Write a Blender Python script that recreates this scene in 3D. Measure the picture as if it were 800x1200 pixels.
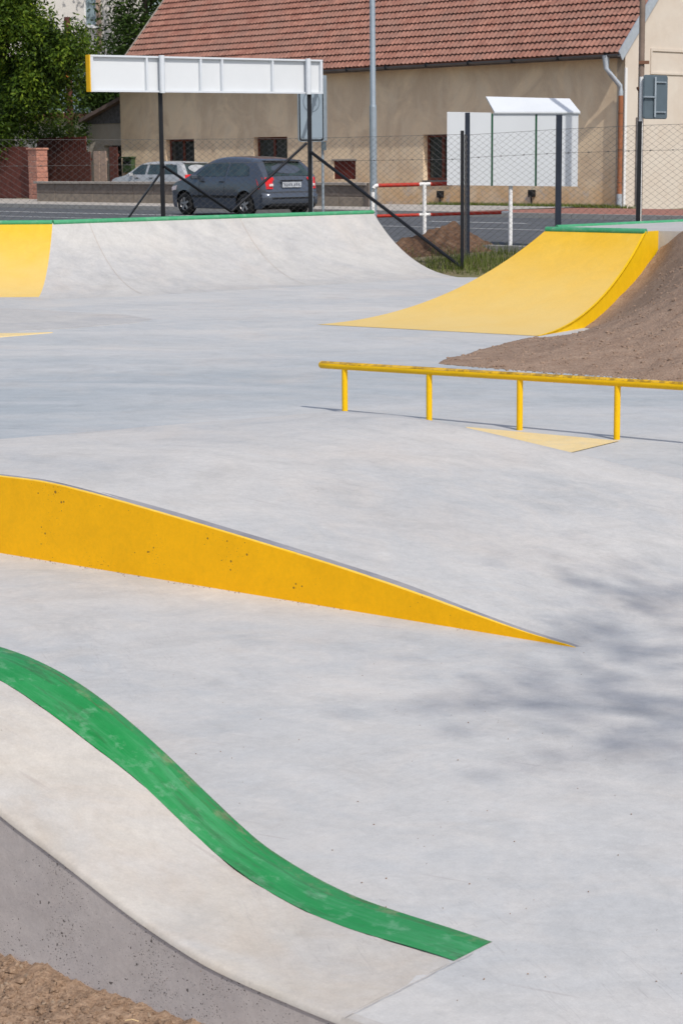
import bpy, math, random
from mathutils import Vector, Matrix, noise
random.seed(7)
R = math.radians
sc = bpy.context.scene
for o in list(bpy.data.objects): bpy.data.objects.remove(o)
C = sc.collection

# ------------------------------------------------------------ camera
F_PX = 2333.0; EYE = Vector((0, 0, 1.8)); TH = math.atan(415 / F_PX); ROLL = 0.0089
cam = bpy.data.cameras.new('camera'); cam.sensor_fit = 'VERTICAL'; cam.sensor_height = 36.0
cam.lens = 36.0 * F_PX / 1200.0; cam.clip_start = 0.1; cam.clip_end = 2000
cam.dof.use_dof = True; cam.dof.focus_distance = 9.0; cam.dof.aperture_fstop = 20
cfw = Vector((0, math.cos(TH), -math.sin(TH)))
r0 = Vector((1, 0, 0)); u0 = Vector((0, math.sin(TH), math.cos(TH)))
crt = r0 * math.cos(ROLL) - u0 * math.sin(ROLL); cup = r0 * math.sin(ROLL) + u0 * math.cos(ROLL)
co = bpy.data.objects.new('camera', cam); C.objects.link(co)
m = Matrix((crt, cup, -cfw)).transposed().to_4x4(); m.translation = EYE; co.matrix_world = m
sc.camera = co
sc.render.resolution_x = 682; sc.render.resolution_y = 1024

# ------------------------------------------------------------ light
SUN = Vector((0.408, -0.784, 1.0)).normalized()
w = bpy.data.worlds.new('World'); sc.world = w; w.use_nodes = True
nt = w.node_tree; nt.nodes.clear()
sky = nt.nodes.new('ShaderNodeTexSky'); sky.sky_type = 'NISHITA'; sky.sun_disc = False
sky.sun_elevation = math.asin(SUN.z); sky.sun_rotation = math.atan2(SUN.x, SUN.y)
sky.air_density = 1.0; sky.dust_density = 2.0
bg = nt.nodes.new('ShaderNodeBackground'); bg.inputs[1].default_value = 0.15
wo = nt.nodes.new('ShaderNodeOutputWorld'); nt.links.new(sky.outputs[0], bg.inputs[0]); nt.links.new(bg.outputs[0], wo.inputs[0])
sl = bpy.data.lights.new('sun', 'SUN'); sl.energy = 3.1; sl.angle = R(0.55); sl.color = (1, 0.955, 0.89)
so = bpy.data.objects.new('sun', sl); C.objects.link(so); so.rotation_euler = SUN.to_track_quat('Z', 'Y').to_euler(); so.location = (3, -5, 20)
sc.view_settings.view_transform = 'Standard'; sc.view_settings.look = 'None'; sc.view_settings.exposure = 0.0; sc.view_settings.gamma = 1

# ------------------------------------------------------------ measuring helpers (reference pixels -> places in the world)
def ray(x, y): return cfw * F_PX + crt * (x - 400) + cup * (600 - y)
def at_d(x, y, d): r = ray(x, y); return EYE + r * (d / r.y)
def at_z(x, y, z): r = ray(x, y); return EYE + r * ((z - EYE.z) / r.z)
def at_plane(x, y, p, n):
    r = ray(x, y); p = Vector((p[0], p[1], 0)); n = Vector((n[0], n[1], 0)); q = p - EYE; q.z = 0
    return EYE + r * (q.dot(n) / r.dot(n))
def V(*a): return Vector(a)
def lerp(a, b, t): return a + (b - a) * t
def sm(t): t = max(0, min(1, t)); return t * t * (3 - 2 * t)
def interp(x, pts):
    if x <= pts[0][0]: return pts[0][1]
    for (a, va), (b, vb) in zip(pts, pts[1:]):
        if x <= b: return lerp(va, vb, (x - a) / (b - a))
    return pts[-1][1]
def spline(x, pts):      # smooth monotone-ish (Catmull-Rom/Hermite) interpolation
    n = len(pts)
    if x <= pts[0][0]: return pts[0][1]
    if x >= pts[-1][0]: return pts[-1][1]
    for i in range(n - 1):
        if x <= pts[i + 1][0]: break
    def sl_(j):
        if j <= 0 or j >= n - 1: return 0.0 if j <= 0 else (pts[n-1][1] - pts[n-2][1]) / (pts[n-1][0] - pts[n-2][0]) * .3
        return (pts[j + 1][1] - pts[j - 1][1]) / (pts[j + 1][0] - pts[j - 1][0])
    x0, y0 = pts[i]; x1, y1 = pts[i + 1]; h = x1 - x0; t = (x - x0) / h
    m0 = sl_(i) * h; m1 = sl_(i + 1) * h
    return (2*t**3 - 3*t*t + 1) * y0 + (t**3 - 2*t*t + t) * m0 + (-2*t**3 + 3*t*t) * y1 + (t**3 - t*t) * m1

# ------------------------------------------------------------ materials
MATS = {}
class NB:
    def __init__(s, name, rough=0.8, spec=0.3):
        s.m = bpy.data.materials.new(name); s.m.use_nodes = True; s.t = s.m.node_tree; s.t.nodes.clear()
        s.b = s.n('ShaderNodeBsdfPrincipled'); s.b.inputs['Roughness'].default_value = rough
        s.b.inputs['Specular IOR Level'].default_value = spec * 0.5
        s.o = s.n('ShaderNodeOutputMaterial'); s.l(s.b.outputs[0], s.o.inputs[0])
        s.g = s.n('ShaderNodeNewGeometry'); s.h = None
        MATS[name] = s.m
    def n(s, t): return s.t.nodes.new(t)
    def l(s, a, b): s.t.links.new(a, b)
    def pos(s, scale=(1, 1, 1), rz=0.0):
        src = s.g.outputs['Position']
        if rz:
            m0 = s.n('ShaderNodeMapping'); m0.inputs['Rotation'].default_value = (0, 0, rz); s.l(src, m0.inputs[0]); src = m0.outputs[0]
        mp = s.n('ShaderNodeMapping'); mp.inputs['Scale'].default_value = scale; s.l(src, mp.inputs[0]); return mp.outputs[0]
    def noise(s, scale, detail=4, rough=0.55, dist=0.0, vec=None):
        t = s.n('ShaderNodeTexNoise'); t.inputs['Scale'].default_value = scale; t.inputs['Detail'].default_value = detail
        t.inputs['Roughness'].default_value = rough; t.inputs['Distortion'].default_value = dist
        s.l(vec or s.g.outputs['Position'], t.inputs['Vector']); return t.outputs['Fac']
    def voro(s, scale, vec=None, out='Distance', rnd=1.0):
        t = s.n('ShaderNodeTexVoronoi'); t.inputs['Scale'].default_value = scale; t.inputs['Randomness'].default_value = rnd
        s.l(vec or s.g.outputs['Position'], t.inputs['Vector']); return t.outputs[out]
    def ramp(s, f, stops):
        t = s.n('ShaderNodeValToRGB'); e = t.color_ramp.elements
        while len(e) < len(stops): e.new(0.5)
        for k, (p, c) in zip(e, stops):
            k.position = p; k.color = (c, c, c, 1) if isinstance(c, (int, float)) else (*c, 1)
        s.l(f, t.inputs[0]); return t.outputs[0]
    def mix(s, f, a, b, mode='MIX'):
        t = s.n('ShaderNodeMix'); t.data_type = 'RGBA'; t.blend_type = mode
        for v, i in ((f, 0), (a, 6), (b, 7)):
            if isinstance(v, (int, float)): t.inputs[i].default_value = v if i == 0 else (v, v, v, 1)
            elif isinstance(v, tuple): t.inputs[i].default_value = (*v, 1)
            else: s.l(v, t.inputs[i])
        return t.outputs[2]
    def math(s, op, a, b=0.0):
        t = s.n('ShaderNodeMath'); t.operation = op
        for v, i in ((a, 0), (b, 1)):
            if isinstance(v, (int, float)): t.inputs[i].default_value = v
            else: s.l(v, t.inputs[i])
        return t.outputs[0]
    def col(s, c):
        if isinstance(c, tuple): s.b.inputs['Base Color'].default_value = (*c, 1)
        else: s.l(c, s.b.inputs['Base Color'])
        return s
    def bump(s, h, strength=0.3, dist=0.01):
        t = s.n('ShaderNodeBump'); t.inputs['Strength'].default_value = strength; t.inputs['Distance'].default_value = dist
        s.l(h, t.inputs['Height'])
        if s.h: s.l(s.h, t.inputs['Normal'])
        s.h = t.outputs[0]; s.l(s.h, s.b.inputs['Normal']); return s
    def metal(s, v): s.b.inputs['Metallic'].default_value = v; return s

EANG = math.atan2(-0.614, 0.789)    # the park is laid out along this direction
def concrete(name, a, b, c, streak=(1, 1, 1), pits=0.0, specks=True, bigscale=0.55, rough=0.72):
    k = NB(name, rough, 0.25)
    big = k.noise(bigscale, 6, 0.62, 0.9, k.pos((0.75, 1.1, 1)))
    sw = k.noise(2.6, 7, 0.66, 1.9, k.pos((0.85, 1.05, 1), 0.65))
    fine = k.noise(38, 4, 0.7)
    sm1 = k.noise(9, 6, 0.7, 1.0, k.pos((0.9, 1.1, 1), -0.5)); vf = k.noise(150, 3, 0.7)
    x = k.mix(k.ramp(big, [(0.36, 0), (0.62, 1)]), a, b)
    x = k.mix(k.math('MULTIPLY', k.ramp(sw, [(0.42, 0), (0.7, 1)]), 0.55), x, c)
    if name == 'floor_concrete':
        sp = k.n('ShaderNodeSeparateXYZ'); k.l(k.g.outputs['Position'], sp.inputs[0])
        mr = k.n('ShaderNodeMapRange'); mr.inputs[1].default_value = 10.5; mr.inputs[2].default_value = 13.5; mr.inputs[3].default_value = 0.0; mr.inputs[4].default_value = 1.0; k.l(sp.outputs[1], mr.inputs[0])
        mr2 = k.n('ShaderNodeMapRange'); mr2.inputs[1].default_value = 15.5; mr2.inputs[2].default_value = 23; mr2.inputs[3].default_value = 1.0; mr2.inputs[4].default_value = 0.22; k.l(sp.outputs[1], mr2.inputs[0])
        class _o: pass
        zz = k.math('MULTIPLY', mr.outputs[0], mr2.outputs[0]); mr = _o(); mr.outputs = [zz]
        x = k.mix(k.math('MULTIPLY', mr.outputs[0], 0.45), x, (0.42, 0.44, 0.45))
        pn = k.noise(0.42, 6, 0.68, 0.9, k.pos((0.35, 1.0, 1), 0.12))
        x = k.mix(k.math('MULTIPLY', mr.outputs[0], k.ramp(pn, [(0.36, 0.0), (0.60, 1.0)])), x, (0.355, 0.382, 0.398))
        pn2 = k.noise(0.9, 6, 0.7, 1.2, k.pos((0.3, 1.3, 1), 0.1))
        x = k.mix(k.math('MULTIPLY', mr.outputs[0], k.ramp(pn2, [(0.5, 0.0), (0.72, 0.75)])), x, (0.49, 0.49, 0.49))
    tn = k.noise(0.8, 5, 0.6, 0.5, k.pos((1, 1.4, 1), 0.9))
    x = k.mix(k.math('MULTIPLY', k.ramp(tn, [(0.52, 0), (0.75, 1)]), 0.30), x, (0.56, 0.475, 0.40))
    for rz_, sx_ in ((0.35, 0.5), (1.25, 0.4), (-0.7, 0.45)):      # hairline trowel and wheel marks
        hl = k.noise(3.0, 3, 0.55, 1.2, k.pos((sx_, 9, 1), rz_))
        x = k.mix(k.math('MULTIPLY', k.ramp(hl, [(0.492, 0), (0.5, 1), (0.508, 0)]), k.math('MULTIPLY', k.ramp(k.noise(0.9, 2, 0.5, 0, k.pos((1, 1, 1), rz_ * 2)), [(0.5, 0), (0.66, 1)]), 0.30)), x, (0.27, 0.25, 0.24))
    cl = k.noise(1.5, 7, 0.7, 2.2, k.pos((0.7, 1.0, 1), 0.5))
    x = k.mix(1.0, x, k.ramp(cl, [(0.3, 0.90), (0.5, 1.0), (0.7, 1.045)]), 'MULTIPLY')
    x = k.mix(1.0, x, k.ramp(sm1, [(0.25, 0.92), (0.75, 1.06)]), 'MULTIPLY')
    x = k.mix(1.0, x, k.ramp(fine, [(0.25, 0.93), (0.75, 1.055)]), 'MULTIPLY')
    x = k.mix(1.0, x, k.ramp(vf, [(0.3, 0.94), (0.7, 1.05)]), 'MULTIPLY')
    if specks:
        v = k.voro(7.5); msk = k.noise(1.3, 3)
        sp = k.math('MULTIPLY', k.math('LESS_THAN', v, 0.022), k.ramp(msk, [(0.5, 0), (0.64, 1)]))
        x = k.mix(k.math('MULTIPLY', sp, 0.7), x, (0.16, 0.12, 0.09))
        sc1 = k.noise(6, 2, 0.5, 0, k.pos((0.35, 5, 1), 0.5))
        x = k.mix(k.math('MULTIPLY', k.ramp(sc1, [(0.69, 0), (0.76, 1)]), 0.22), x, (0.25, 0.2, 0.19))
    if pits:
        wv = k.n('ShaderNodeTexNoise'); wv.inputs['Scale'].default_value = 60; k.l(k.g.outputs['Position'], wv.inputs['Vector'])
        mv = k.n('ShaderNodeVectorMath'); mv.operation = 'MULTIPLY_ADD'; mv.inputs[1].default_value = (.016, .016, .016); k.l(wv.outputs['Color'], mv.inputs[0]); k.l(k.g.outputs['Position'], mv.inputs[2])
        msk = k.ramp(k.noise(4.5, 3), [(0.34, 0.25), (0.66, 1)])
        p = k.math('LESS_THAN', k.voro(30, mv.outputs[0]), k.math('MULTIPLY', k.ramp(k.noise(7, 2), [(0.45, 0), (0.7, 1)]), 0.20))
        for sc_, th_ in ((58, .17), (105, .20), (190, .21)):
            p = k.math('MAXIMUM', p, k.math('LESS_THAN', k.voro(sc_, mv.outputs[0]), k.math('MULTIPLY', msk, th_)))
        x = k.mix(k.math('MULTIPLY', p, pits), x, (0.07, 0.06, 0.055))
        k.bump(k.math('SUBTRACT', 1.0, p), 0.6, 0.004)
    k.col(x); k.bump(fine, 0.18, 0.004); k.bump(sm1, 0.12, 0.01)
    return k
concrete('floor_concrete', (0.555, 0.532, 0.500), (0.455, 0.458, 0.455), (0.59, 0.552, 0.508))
concrete('wedge_concrete', (0.52, 0.50, 0.474), (0.44, 0.438, 0.432), (0.56, 0.524, 0.482), bigscale=0.8)
concrete('ramp_concrete', (0.475, 0.458, 0.432), (0.41, 0.403, 0.397), (0.52, 0.50, 0.468), bigscale=0.8)
concrete('ledge_concrete', (0.51, 0.465, 0.405), (0.475, 0.45, 0.42), (0.46, 0.39, 0.32), bigscale=2.2)
concrete('cast_concrete', (0.54, 0.485, 0.455), (0.60, 0.55, 0.52), (0.46, 0.425, 0.42), pits=0.85, specks=False, bigscale=2.5, rough=0.85)
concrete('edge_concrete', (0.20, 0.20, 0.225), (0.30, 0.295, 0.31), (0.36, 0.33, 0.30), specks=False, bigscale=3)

def paint(name, base, worn, under, wear=(0.62, 0.74), pits=0.0, rough=0.5, streak=None, streakcol=None, foot_tint=None):
    k = NB(name, rough, 0.4)
    n1 = k.noise(2.2, 5, 0.6, 0.5); n2 = k.noise(14, 6, 0.7); fine = k.noise(60, 3, 0.7)
    x = k.mix(k.ramp(n1, [(0.3, 0), (0.72, 1)]), base, worn)
    nb = k.noise(5.5, 6, 0.68, 1.0); x = k.mix(1.0, x, k.ramp(nb, [(0.3, 0.93), (0.7, 1.05)]), 'MULTIPLY')
    x = k.mix(k.math('MULTIPLY', k.ramp(n2, [(wear[0], 0), (wear[1], 1)]), 0.6), x, under)
    if foot_tint:   # paint turns paler towards the foot of a ramp: (z_low, z_high, colour)
        sp = k.n('ShaderNodeSeparateXYZ'); k.l(k.g.outputs['Position'], sp.inputs[0])
        mr = k.n('ShaderNodeMapRange'); mr.inputs[1].default_value = foot_tint[0]; mr.inputs[2].default_value = foot_tint[1]
        mr.inputs[3].default_value = 0.8; mr.inputs[4].default_value = 0.0; k.l(sp.outputs[2], mr.inputs[0])
        x = k.mix(k.math('MULTIPLY', mr.outputs[0], k.ramp(n1, [(0.2, 0.75), (0.8, 1.1)])), x, foot_tint[2])
    if streak:
        s1 = k.noise(1.0, 7, 0.72, 0.3, k.pos((streak[0], streak[1], 4), -EANG))
        x = k.mix(k.math('MULTIPLY', k.ramp(s1, [(0.46, 0), (0.7, 1)]), 0.75), x, streakcol[0])
        s2 = k.noise(1.0, 6, 0.75, 0.3, k.pos((streak[0] * 1.5, streak[1] * 0.9, 3), -EANG))
        x = k.mix(k.math('MULTIPLY', k.ramp(s2, [(0.52, 0), (0.66, 1)]), 0.7), x, streakcol[1])
    x = k.mix(1.0, x, k.ramp(fine, [(0.25, 0.94), (0.75, 1.05)]), 'MULTIPLY')
    if pits:
        v = k.voro(26); msk = k.noise(3.5, 3)
        p = k.math('LESS_THAN', v, k.math('MULTIPLY', k.ramp(msk, [(0.46, 0), (0.7, 1)]), 0.22))
        v2 = k.voro(70); p = k.math('MAXIMUM', p, k.math('LESS_THAN', v2, k.math('MULTIPLY', k.ramp(msk, [(0.4, 0), (0.7, 1)]), 0.17)))
        x = k.mix(k.math('MULTIPLY', p, pits), x, (0.13, 0.07, 0.02))
        k.bump(k.math('SUBTRACT', 1.0, p), 0.7, 0.005)
    k.col(x); k.bump(fine, 0.12, 0.003); k.bump(n2, 0.1, 0.006)
    return k
YEL = (0.78, 0.43, 0.006)
paint('yellow_wall_paint', (0.93, 0.465, 0.0), (0.90, 0.45, 0.0), (0.70, 0.40, 0.02), (0.70, 0.85), pits=0.8)
paint('yellow_edge_paint', (0.84, 0.49, 0.02), (0.80, 0.54, 0.09), (0.62, 0.46, 0.2), (0.56, 0.72))
paint('yellow_ramp_paint', (0.72, 0.42, 0.026), (0.72, 0.445, 0.05), (0.70, 0.50, 0.15), (0.6, 0.8), foot_tint=(0.0, 0.85, (0.72, 0.535, 0.22)))
paint('yellow_side_paint', (0.80, 0.50, 0.004), (0.80, 0.49, 0.006), (0.7, 0.48, 0.05), (0.7, 0.8))
paint('yellow_floor_paint', (0.76, 0.56, 0.24), (0.78, 0.6, 0.3), (0.62, 0.55, 0.42), (0.5, 0.75))
paint('yellow_pipe_paint', (0.80, 0.47, 0.004), (0.78, 0.45, 0.006), (0.5, 0.3, 0.03), (0.66, 0.78), rough=0.35)
paint('scraped_pipe_paint', (0.74, 0.42, 0.01), (0.70, 0.42, 0.02), (0.10, 0.06, 0.03), (0.44, 0.54), rough=0.4, streak=(3.5, 40), streakcol=((0.55, 0.36, 0.10), (0.06, 0.035, 0.02)))
paint('green_ledge_paint', (0.006, 0.20, 0.040), (0.04, 0.265, 0.085), (0.20, 0.38, 0.24), (0.54, 0.68), streak=(2.6, 26), streakcol=((0.085, 0.30, 0.135), (0.04, 0.115, 0.045)), rough=0.45)
paint('worn_green_paint', (0.006, 0.195, 0.040), (0.035, 0.24, 0.075), (0.24, 0.25, 0.14), (0.50, 0.64), streak=(3.5, 50), streakcol=((0.06, 0.22, 0.09), (0.10, 0.085, 0.05)), rough=0.5)
paint('green_coping_paint', (0.045, 0.27, 0.12), (0.08, 0.33, 0.17), (0.2, 0.38, 0.26), (0.5, 0.7))
def simple(name, c, rough=0.6, var=0.12, scale=6, metal=0.0, bump=0.0, spec=0.4):
    k = NB(name, rough, spec); n = k.noise(scale, 5, 0.6)
    k.col(k.mix(1.0, c, k.ramp(n, [(0.2, 1 - var), (0.8, 1 + var)]), 'MULTIPLY'))
    if bump: k.bump(n, bump, 0.01)
    k.metal(metal); return k
simple('black_steel', (0.014, 0.015, 0.018), 0.35, 0.2)
simple('navy_steel', (0.022, 0.028, 0.042), 0.35, 0.2)
simple('grey_brace_steel', (0.09, 0.10, 0.12), 0.4, 0.2)
simple('galvanised', (0.33, 0.38, 0.42), 0.4, 0.15, 9, 0.35)
simple('mesh_wire', (0.10, 0.095, 0.09), 0.5, 0.15)
simple('white_panel', (0.62, 0.64, 0.655), 0.45, 0.035, 2.0)
simple('white_frame', (0.58, 0.61, 0.64), 0.4, 0.05)
simple('white_post', (0.78, 0.77, 0.75), 0.5, 0.08, 12)
simple('red_band', (0.42, 0.035, 0.02), 0.5, 0.2, 12)
simple('yellow_trim', (0.75, 0.42, 0.01), 0.5)
simple('green_channel', (0.02, 0.085, 0.045), 0.5)
simple('road_sign_face', (0.26, 0.315, 0.36), 0.45, 0.06)
simple('road_sign_print', (0.13, 0.16, 0.19), 0.5)
simple('sign_black', (0.012, 0.013, 0.015), 0.45)
simple('sign_back', (0.115, 0.15, 0.175), 0.4, 0.12, 5, 0.2)
simple('zinc', (0.42, 0.46, 0.50), 0.42, 0.15, 7, 0.3)
simple('gutter_metal', (0.14, 0.14, 0.145), 0.45, 0.2, 3, 0.3)
simple('copper_pipe', (0.30, 0.115, 0.055), 0.5, 0.25, 5)
simple('white_board', (0.70, 0.70, 0.69), 0.6, 0.06)
simple('window_brown', (0.13, 0.036, 0.022), 0.5, 0.2)
simple('window_white', (0.75, 0.75, 0.75), 0.5)
simple('hatch_red', (0.11, 0.02, 0.014), 0.6, 0.2)
simple('curtain', (0.33, 0.33, 0.30), 0.9, 0.4, 12)
simple('room_dark', (0.02, 0.018, 0.016), 0.9)
simple('mailbox_green', (0.05, 0.085, 0.035), 0.4)
simple('kerb_stone', (0.33, 0.315, 0.29), 0.85, 0.2, 8, bump=0.3)
simple('wood_grey', (0.17, 0.165, 0.17), 0.85, 0.5, 7, bump=0.4)
simple('wood_brown', (0.13, 0.042, 0.032), 0.7, 0.35, 5)
simple('wood_dark', (0.11, 0.042, 0.032), 0.7, 0.3, 5)
simple('wood_beige', (0.42, 0.31, 0.24), 0.75, 0.2, 5)
simple('pole_wood', (0.20, 0.15, 0.12), 0.8, 0.3, 5)
simple('pillar_stone', (0.42, 0.20, 0.145), 0.85, 0.35, 9, bump=0.5)
simple('wall_block', (0.26, 0.215, 0.17), 0.9, 0.3, 5, bump=0.3)
simple('wall_block_dark', (0.16, 0.13, 0.11), 0.9, 0.3, 5, bump=0.3)
simple('wall_cap', (0.34, 0.30, 0.26), 0.9, 0.2, 5)
simple('bark', (0.085, 0.065, 0.05), 0.9, 0.4, 12, bump=0.6)
simple('apartment_plaster', (0.62, 0.59, 0.55), 0.9, 0.08, 2)
simple('apartment_grey', (0.35, 0.36, 0.37), 0.8)
simple('balcony_glass', (0.22, 0.29, 0.32), 0.15, 0.3, 1.5)
simple('lean_roof', (0.22, 0.165, 0.145), 0.8, 0.2)
simple('car_grey', (0.105, 0.12, 0.147), 0.16, 0.04, 2, 0.45, spec=0.6)
simple('car_silver', (0.42, 0.43, 0.44), 0.25, 0.04, 2, 0.15)
simple('car_glass', (0.03, 0.045, 0.04), 0.03, 0.9, 3, spec=1.8)
simple('car_trim', (0.012, 0.012, 0.013), 0.5)
simple('tyre', (0.018, 0.018, 0.018), 0.85)
simple('rim', (0.34, 0.34, 0.35), 0.35, 0.1, 8, 0.6)
simple('tail_red', (0.62, 0.018, 0.02), 0.2)
simple('tail_clear', (0.75, 0.6, 0.58), 0.2)
simple('plate_white', (0.42, 0.44, 0.46), 0.4)
simple('plate_ink', (0.12, 0.13, 0.16), 0.5)
simple('rust', (0.16, 0.08, 0.05), 0.8)
simple('orange_tag', (0.65, 0.2, 0.04), 0.6)
simple('crack_dust', (0.40, 0.335, 0.28), 0.9)
simple('straw', (0.62, 0.45, 0.25), 0.8)
simple('road_paint', (0.62, 0.62, 0.60), 0.7, 0.25, 7)
k = NB('roof_tile', 0.75)
a1 = k.noise(1.1, 4); a2 = k.voro(4.2, out='Color'); sp = k.n('ShaderNodeSeparateColor'); k.l(a2, sp.inputs[0]); a3 = k.noise(26, 4)
x = k.mix(sp.outputs[0], (0.255, 0.115, 0.085), (0.37, 0.185, 0.138)); x = k.mix(k.ramp(a1, [(0.4, 0), (0.7, 0.7)]), x, (0.25, 0.15, 0.12))
k.col(k.mix(1.0, x, k.ramp(a3, [(0.2, 0.75), (0.8, 1.15)]), 'MULTIPLY'))
k = NB('plaster_front', 0.92, 0.1)
a1 = k.noise(0.75, 6, 0.6, 0.8); a2 = k.noise(3.2, 6, 0.7, 0.5, k.pos((1, 1, 0.35))); a3 = k.noise(30, 3)
x = k.mix(k.ramp(a1, [(0.40, 0), (0.58, 1)]), (0.82, 0.645, 0.44), (0.66, 0.505, 0.345)); x = k.mix(k.ramp(a2, [(0.45, 0), (0.75, 0.8)]), x, (0.76, 0.63, 0.46))
spz = k.n('ShaderNodeSeparateXYZ'); k.l(k.g.outputs['Position'], spz.inputs[0])
low = k.n('ShaderNodeMapRange'); low.inputs[1].default_value = 0.5; low.inputs[2].default_value = 1.7; low.inputs[3].default_value = 1; low.inputs[4].default_value = 0; k.l(spz.outputs[2], low.inputs[0])
st = k.math('MULTIPLY', low.outputs[0], k.ramp(k.noise(0.9, 4, 0.6, 0.4), [(0.42, 0), (0.6, 1)]))
x = k.mix(k.math('MULTIPLY', st, 0.7), x, (0.66, 0.41, 0.19))
pe = k.math('MULTIPLY', low.outputs[0], k.ramp(k.noise(2.4, 6, 0.7), [(0.56, 0), (0.6, 1)]))
x = k.mix(k.math('MULTIPLY', pe, 0.7), x, (0.55, 0.49, 0.43))
k.col(k.mix(1.0, x, k.ramp(a3, [(0.2, 0.93), (0.8, 1.06)]), 'MULTIPLY')); k.bump(a2, 0.3, 0.02)
k = NB('plaster_gable', 0.92, 0.1)
a1 = k.noise(0.8, 6, 0.6, 0.6); a2 = k.noise(4, 6, 0.7)
x = k.mix(k.ramp(a1, [(0.4, 0), (0.7, 1)]), (0.60, 0.54, 0.465), (0.56, 0.485, 0.405))
k.col(k.mix(1.0, x, k.ramp(a2, [(0.2, 0.95), (0.8, 1.04)]), 'MULTIPLY')); k.bump(a2, 0.2, 0.01)
def soil(name, a, b, c, scale, bd=1.0):
    k = NB(name, 0.95, 0.1)
    n1 = k.noise(scale * 0.25, 5, 0.6); n2 = k.noise(scale, 6, 0.75); v = k.voro(scale * 2.2)
    x = k.mix(k.ramp(n1, [(0.35, 0), (0.65, 1)]), a, b); x = k.mix(k.ramp(n2, [(0.5, 0), (0.72, 0.85)]), x, c)
    x = k.mix(1.0, x, k.ramp(v, [(0.0, 0.78), (0.6, 1.12)]), 'MULTIPLY')
    k.col(x); k.bump(n2, 0.8, 0.02 * bd); k.bump(v, 0.5, 0.01 * bd)
soil('soil_near', (0.235, 0.158, 0.107), (0.295, 0.20, 0.135), (0.40, 0.29, 0.205), 60, 0.3)
soil('soil_bank', (0.29, 0.205, 0.15), (0.235, 0.16, 0.115), (0.37, 0.28, 0.21), 22, 0.8)
soil('soil_heap', (0.095, 0.055, 0.036), (0.13, 0.078, 0.05), (0.19, 0.125, 0.085), 8)
soil('ground_soil', (0.20, 0.16, 0.10), (0.13, 0.13, 0.06), (0.27, 0.22, 0.16), 5)
soil('clod', (0.25, 0.168, 0.113), (0.19, 0.125, 0.083), (0.44, 0.32, 0.225), 60, 0.2)
simple('pebble', (0.30, 0.22, 0.155), 0.9, 0.4, 20)
soil('asphalt', (0.105, 0.11, 0.118), (0.09, 0.094, 0.10), (0.14, 0.145, 0.15), 3)
soil('pavement_grey', (0.40, 0.365, 0.32), (0.35, 0.32, 0.285), (0.44, 0.41, 0.37), 3)
k = NB('pavement_red', 0.9, 0.1)
br = k.n('ShaderNodeTexBrick'); br.inputs['Scale'].default_value = 4.0; br.inputs['Color1'].default_value = (0.36, 0.16, 0.12, 1); br.inputs['Color2'].default_value = (0.30, 0.13, 0.10, 1); br.inputs['Mortar'].default_value = (0.24, 0.18, 0.15, 1); br.inputs['Mortar Size'].default_value = 0.02
k.l(k.pos((1, 1, 1), 0.815), br.inputs['Vector']); k.col(br.outputs[0])
def leafmat(name, a, b, c):
    k = NB(name, 0.55, 0.3)
    at = k.n('ShaderNodeAttribute'); at.attribute_name = 'tint'
    x = k.ramp(at.outputs['Fac'], [(0.0, a), (0.55, b), (1.0, c)]); k.col(x)
    tr = k.n('ShaderNodeBsdfTranslucent'); k.l(x, tr.inputs[0]); mx = k.n('ShaderNodeMixShader'); mx.inputs[0].default_value = 0.3
    k.l(k.b.outputs[0], mx.inputs[1]); k.l(tr.outputs[0], mx.inputs[2]); k.l(mx.outputs[0], k.o.inputs[0])
leafmat('conifer_leaf', (0.018, 0.036, 0.008), (0.075, 0.135, 0.013), (0.26, 0.34, 0.03))  # sunlit highlights and dark interior are put into the leaf tints
leafmat('dark_leaf', (0.02, 0.04, 0.008), (0.04, 0.075, 0.013), (0.075, 0.125, 0.02))
leafmat('bush_leaf', (0.05, 0.09, 0.015), (0.09, 0.15, 0.03), (0.16, 0.22, 0.06))
leafmat('grass_blade', (0.075, 0.10, 0.02), (0.14, 0.18, 0.035), (0.28, 0.28, 0.10))
k = NB('window_glass', 0.05, 0.8); k.col((0.03, 0.04, 0.04))
gl = k.n('ShaderNodeBsdfTransparent'); mx = k.n('ShaderNodeMixShader'); mx.inputs[0].default_value = 0.5
k.l(k.b.outputs[0], mx.inputs[1]); k.l(gl.outputs[0], mx.inputs[2]); k.l(mx.outputs[0], k.o.inputs[0])

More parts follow.
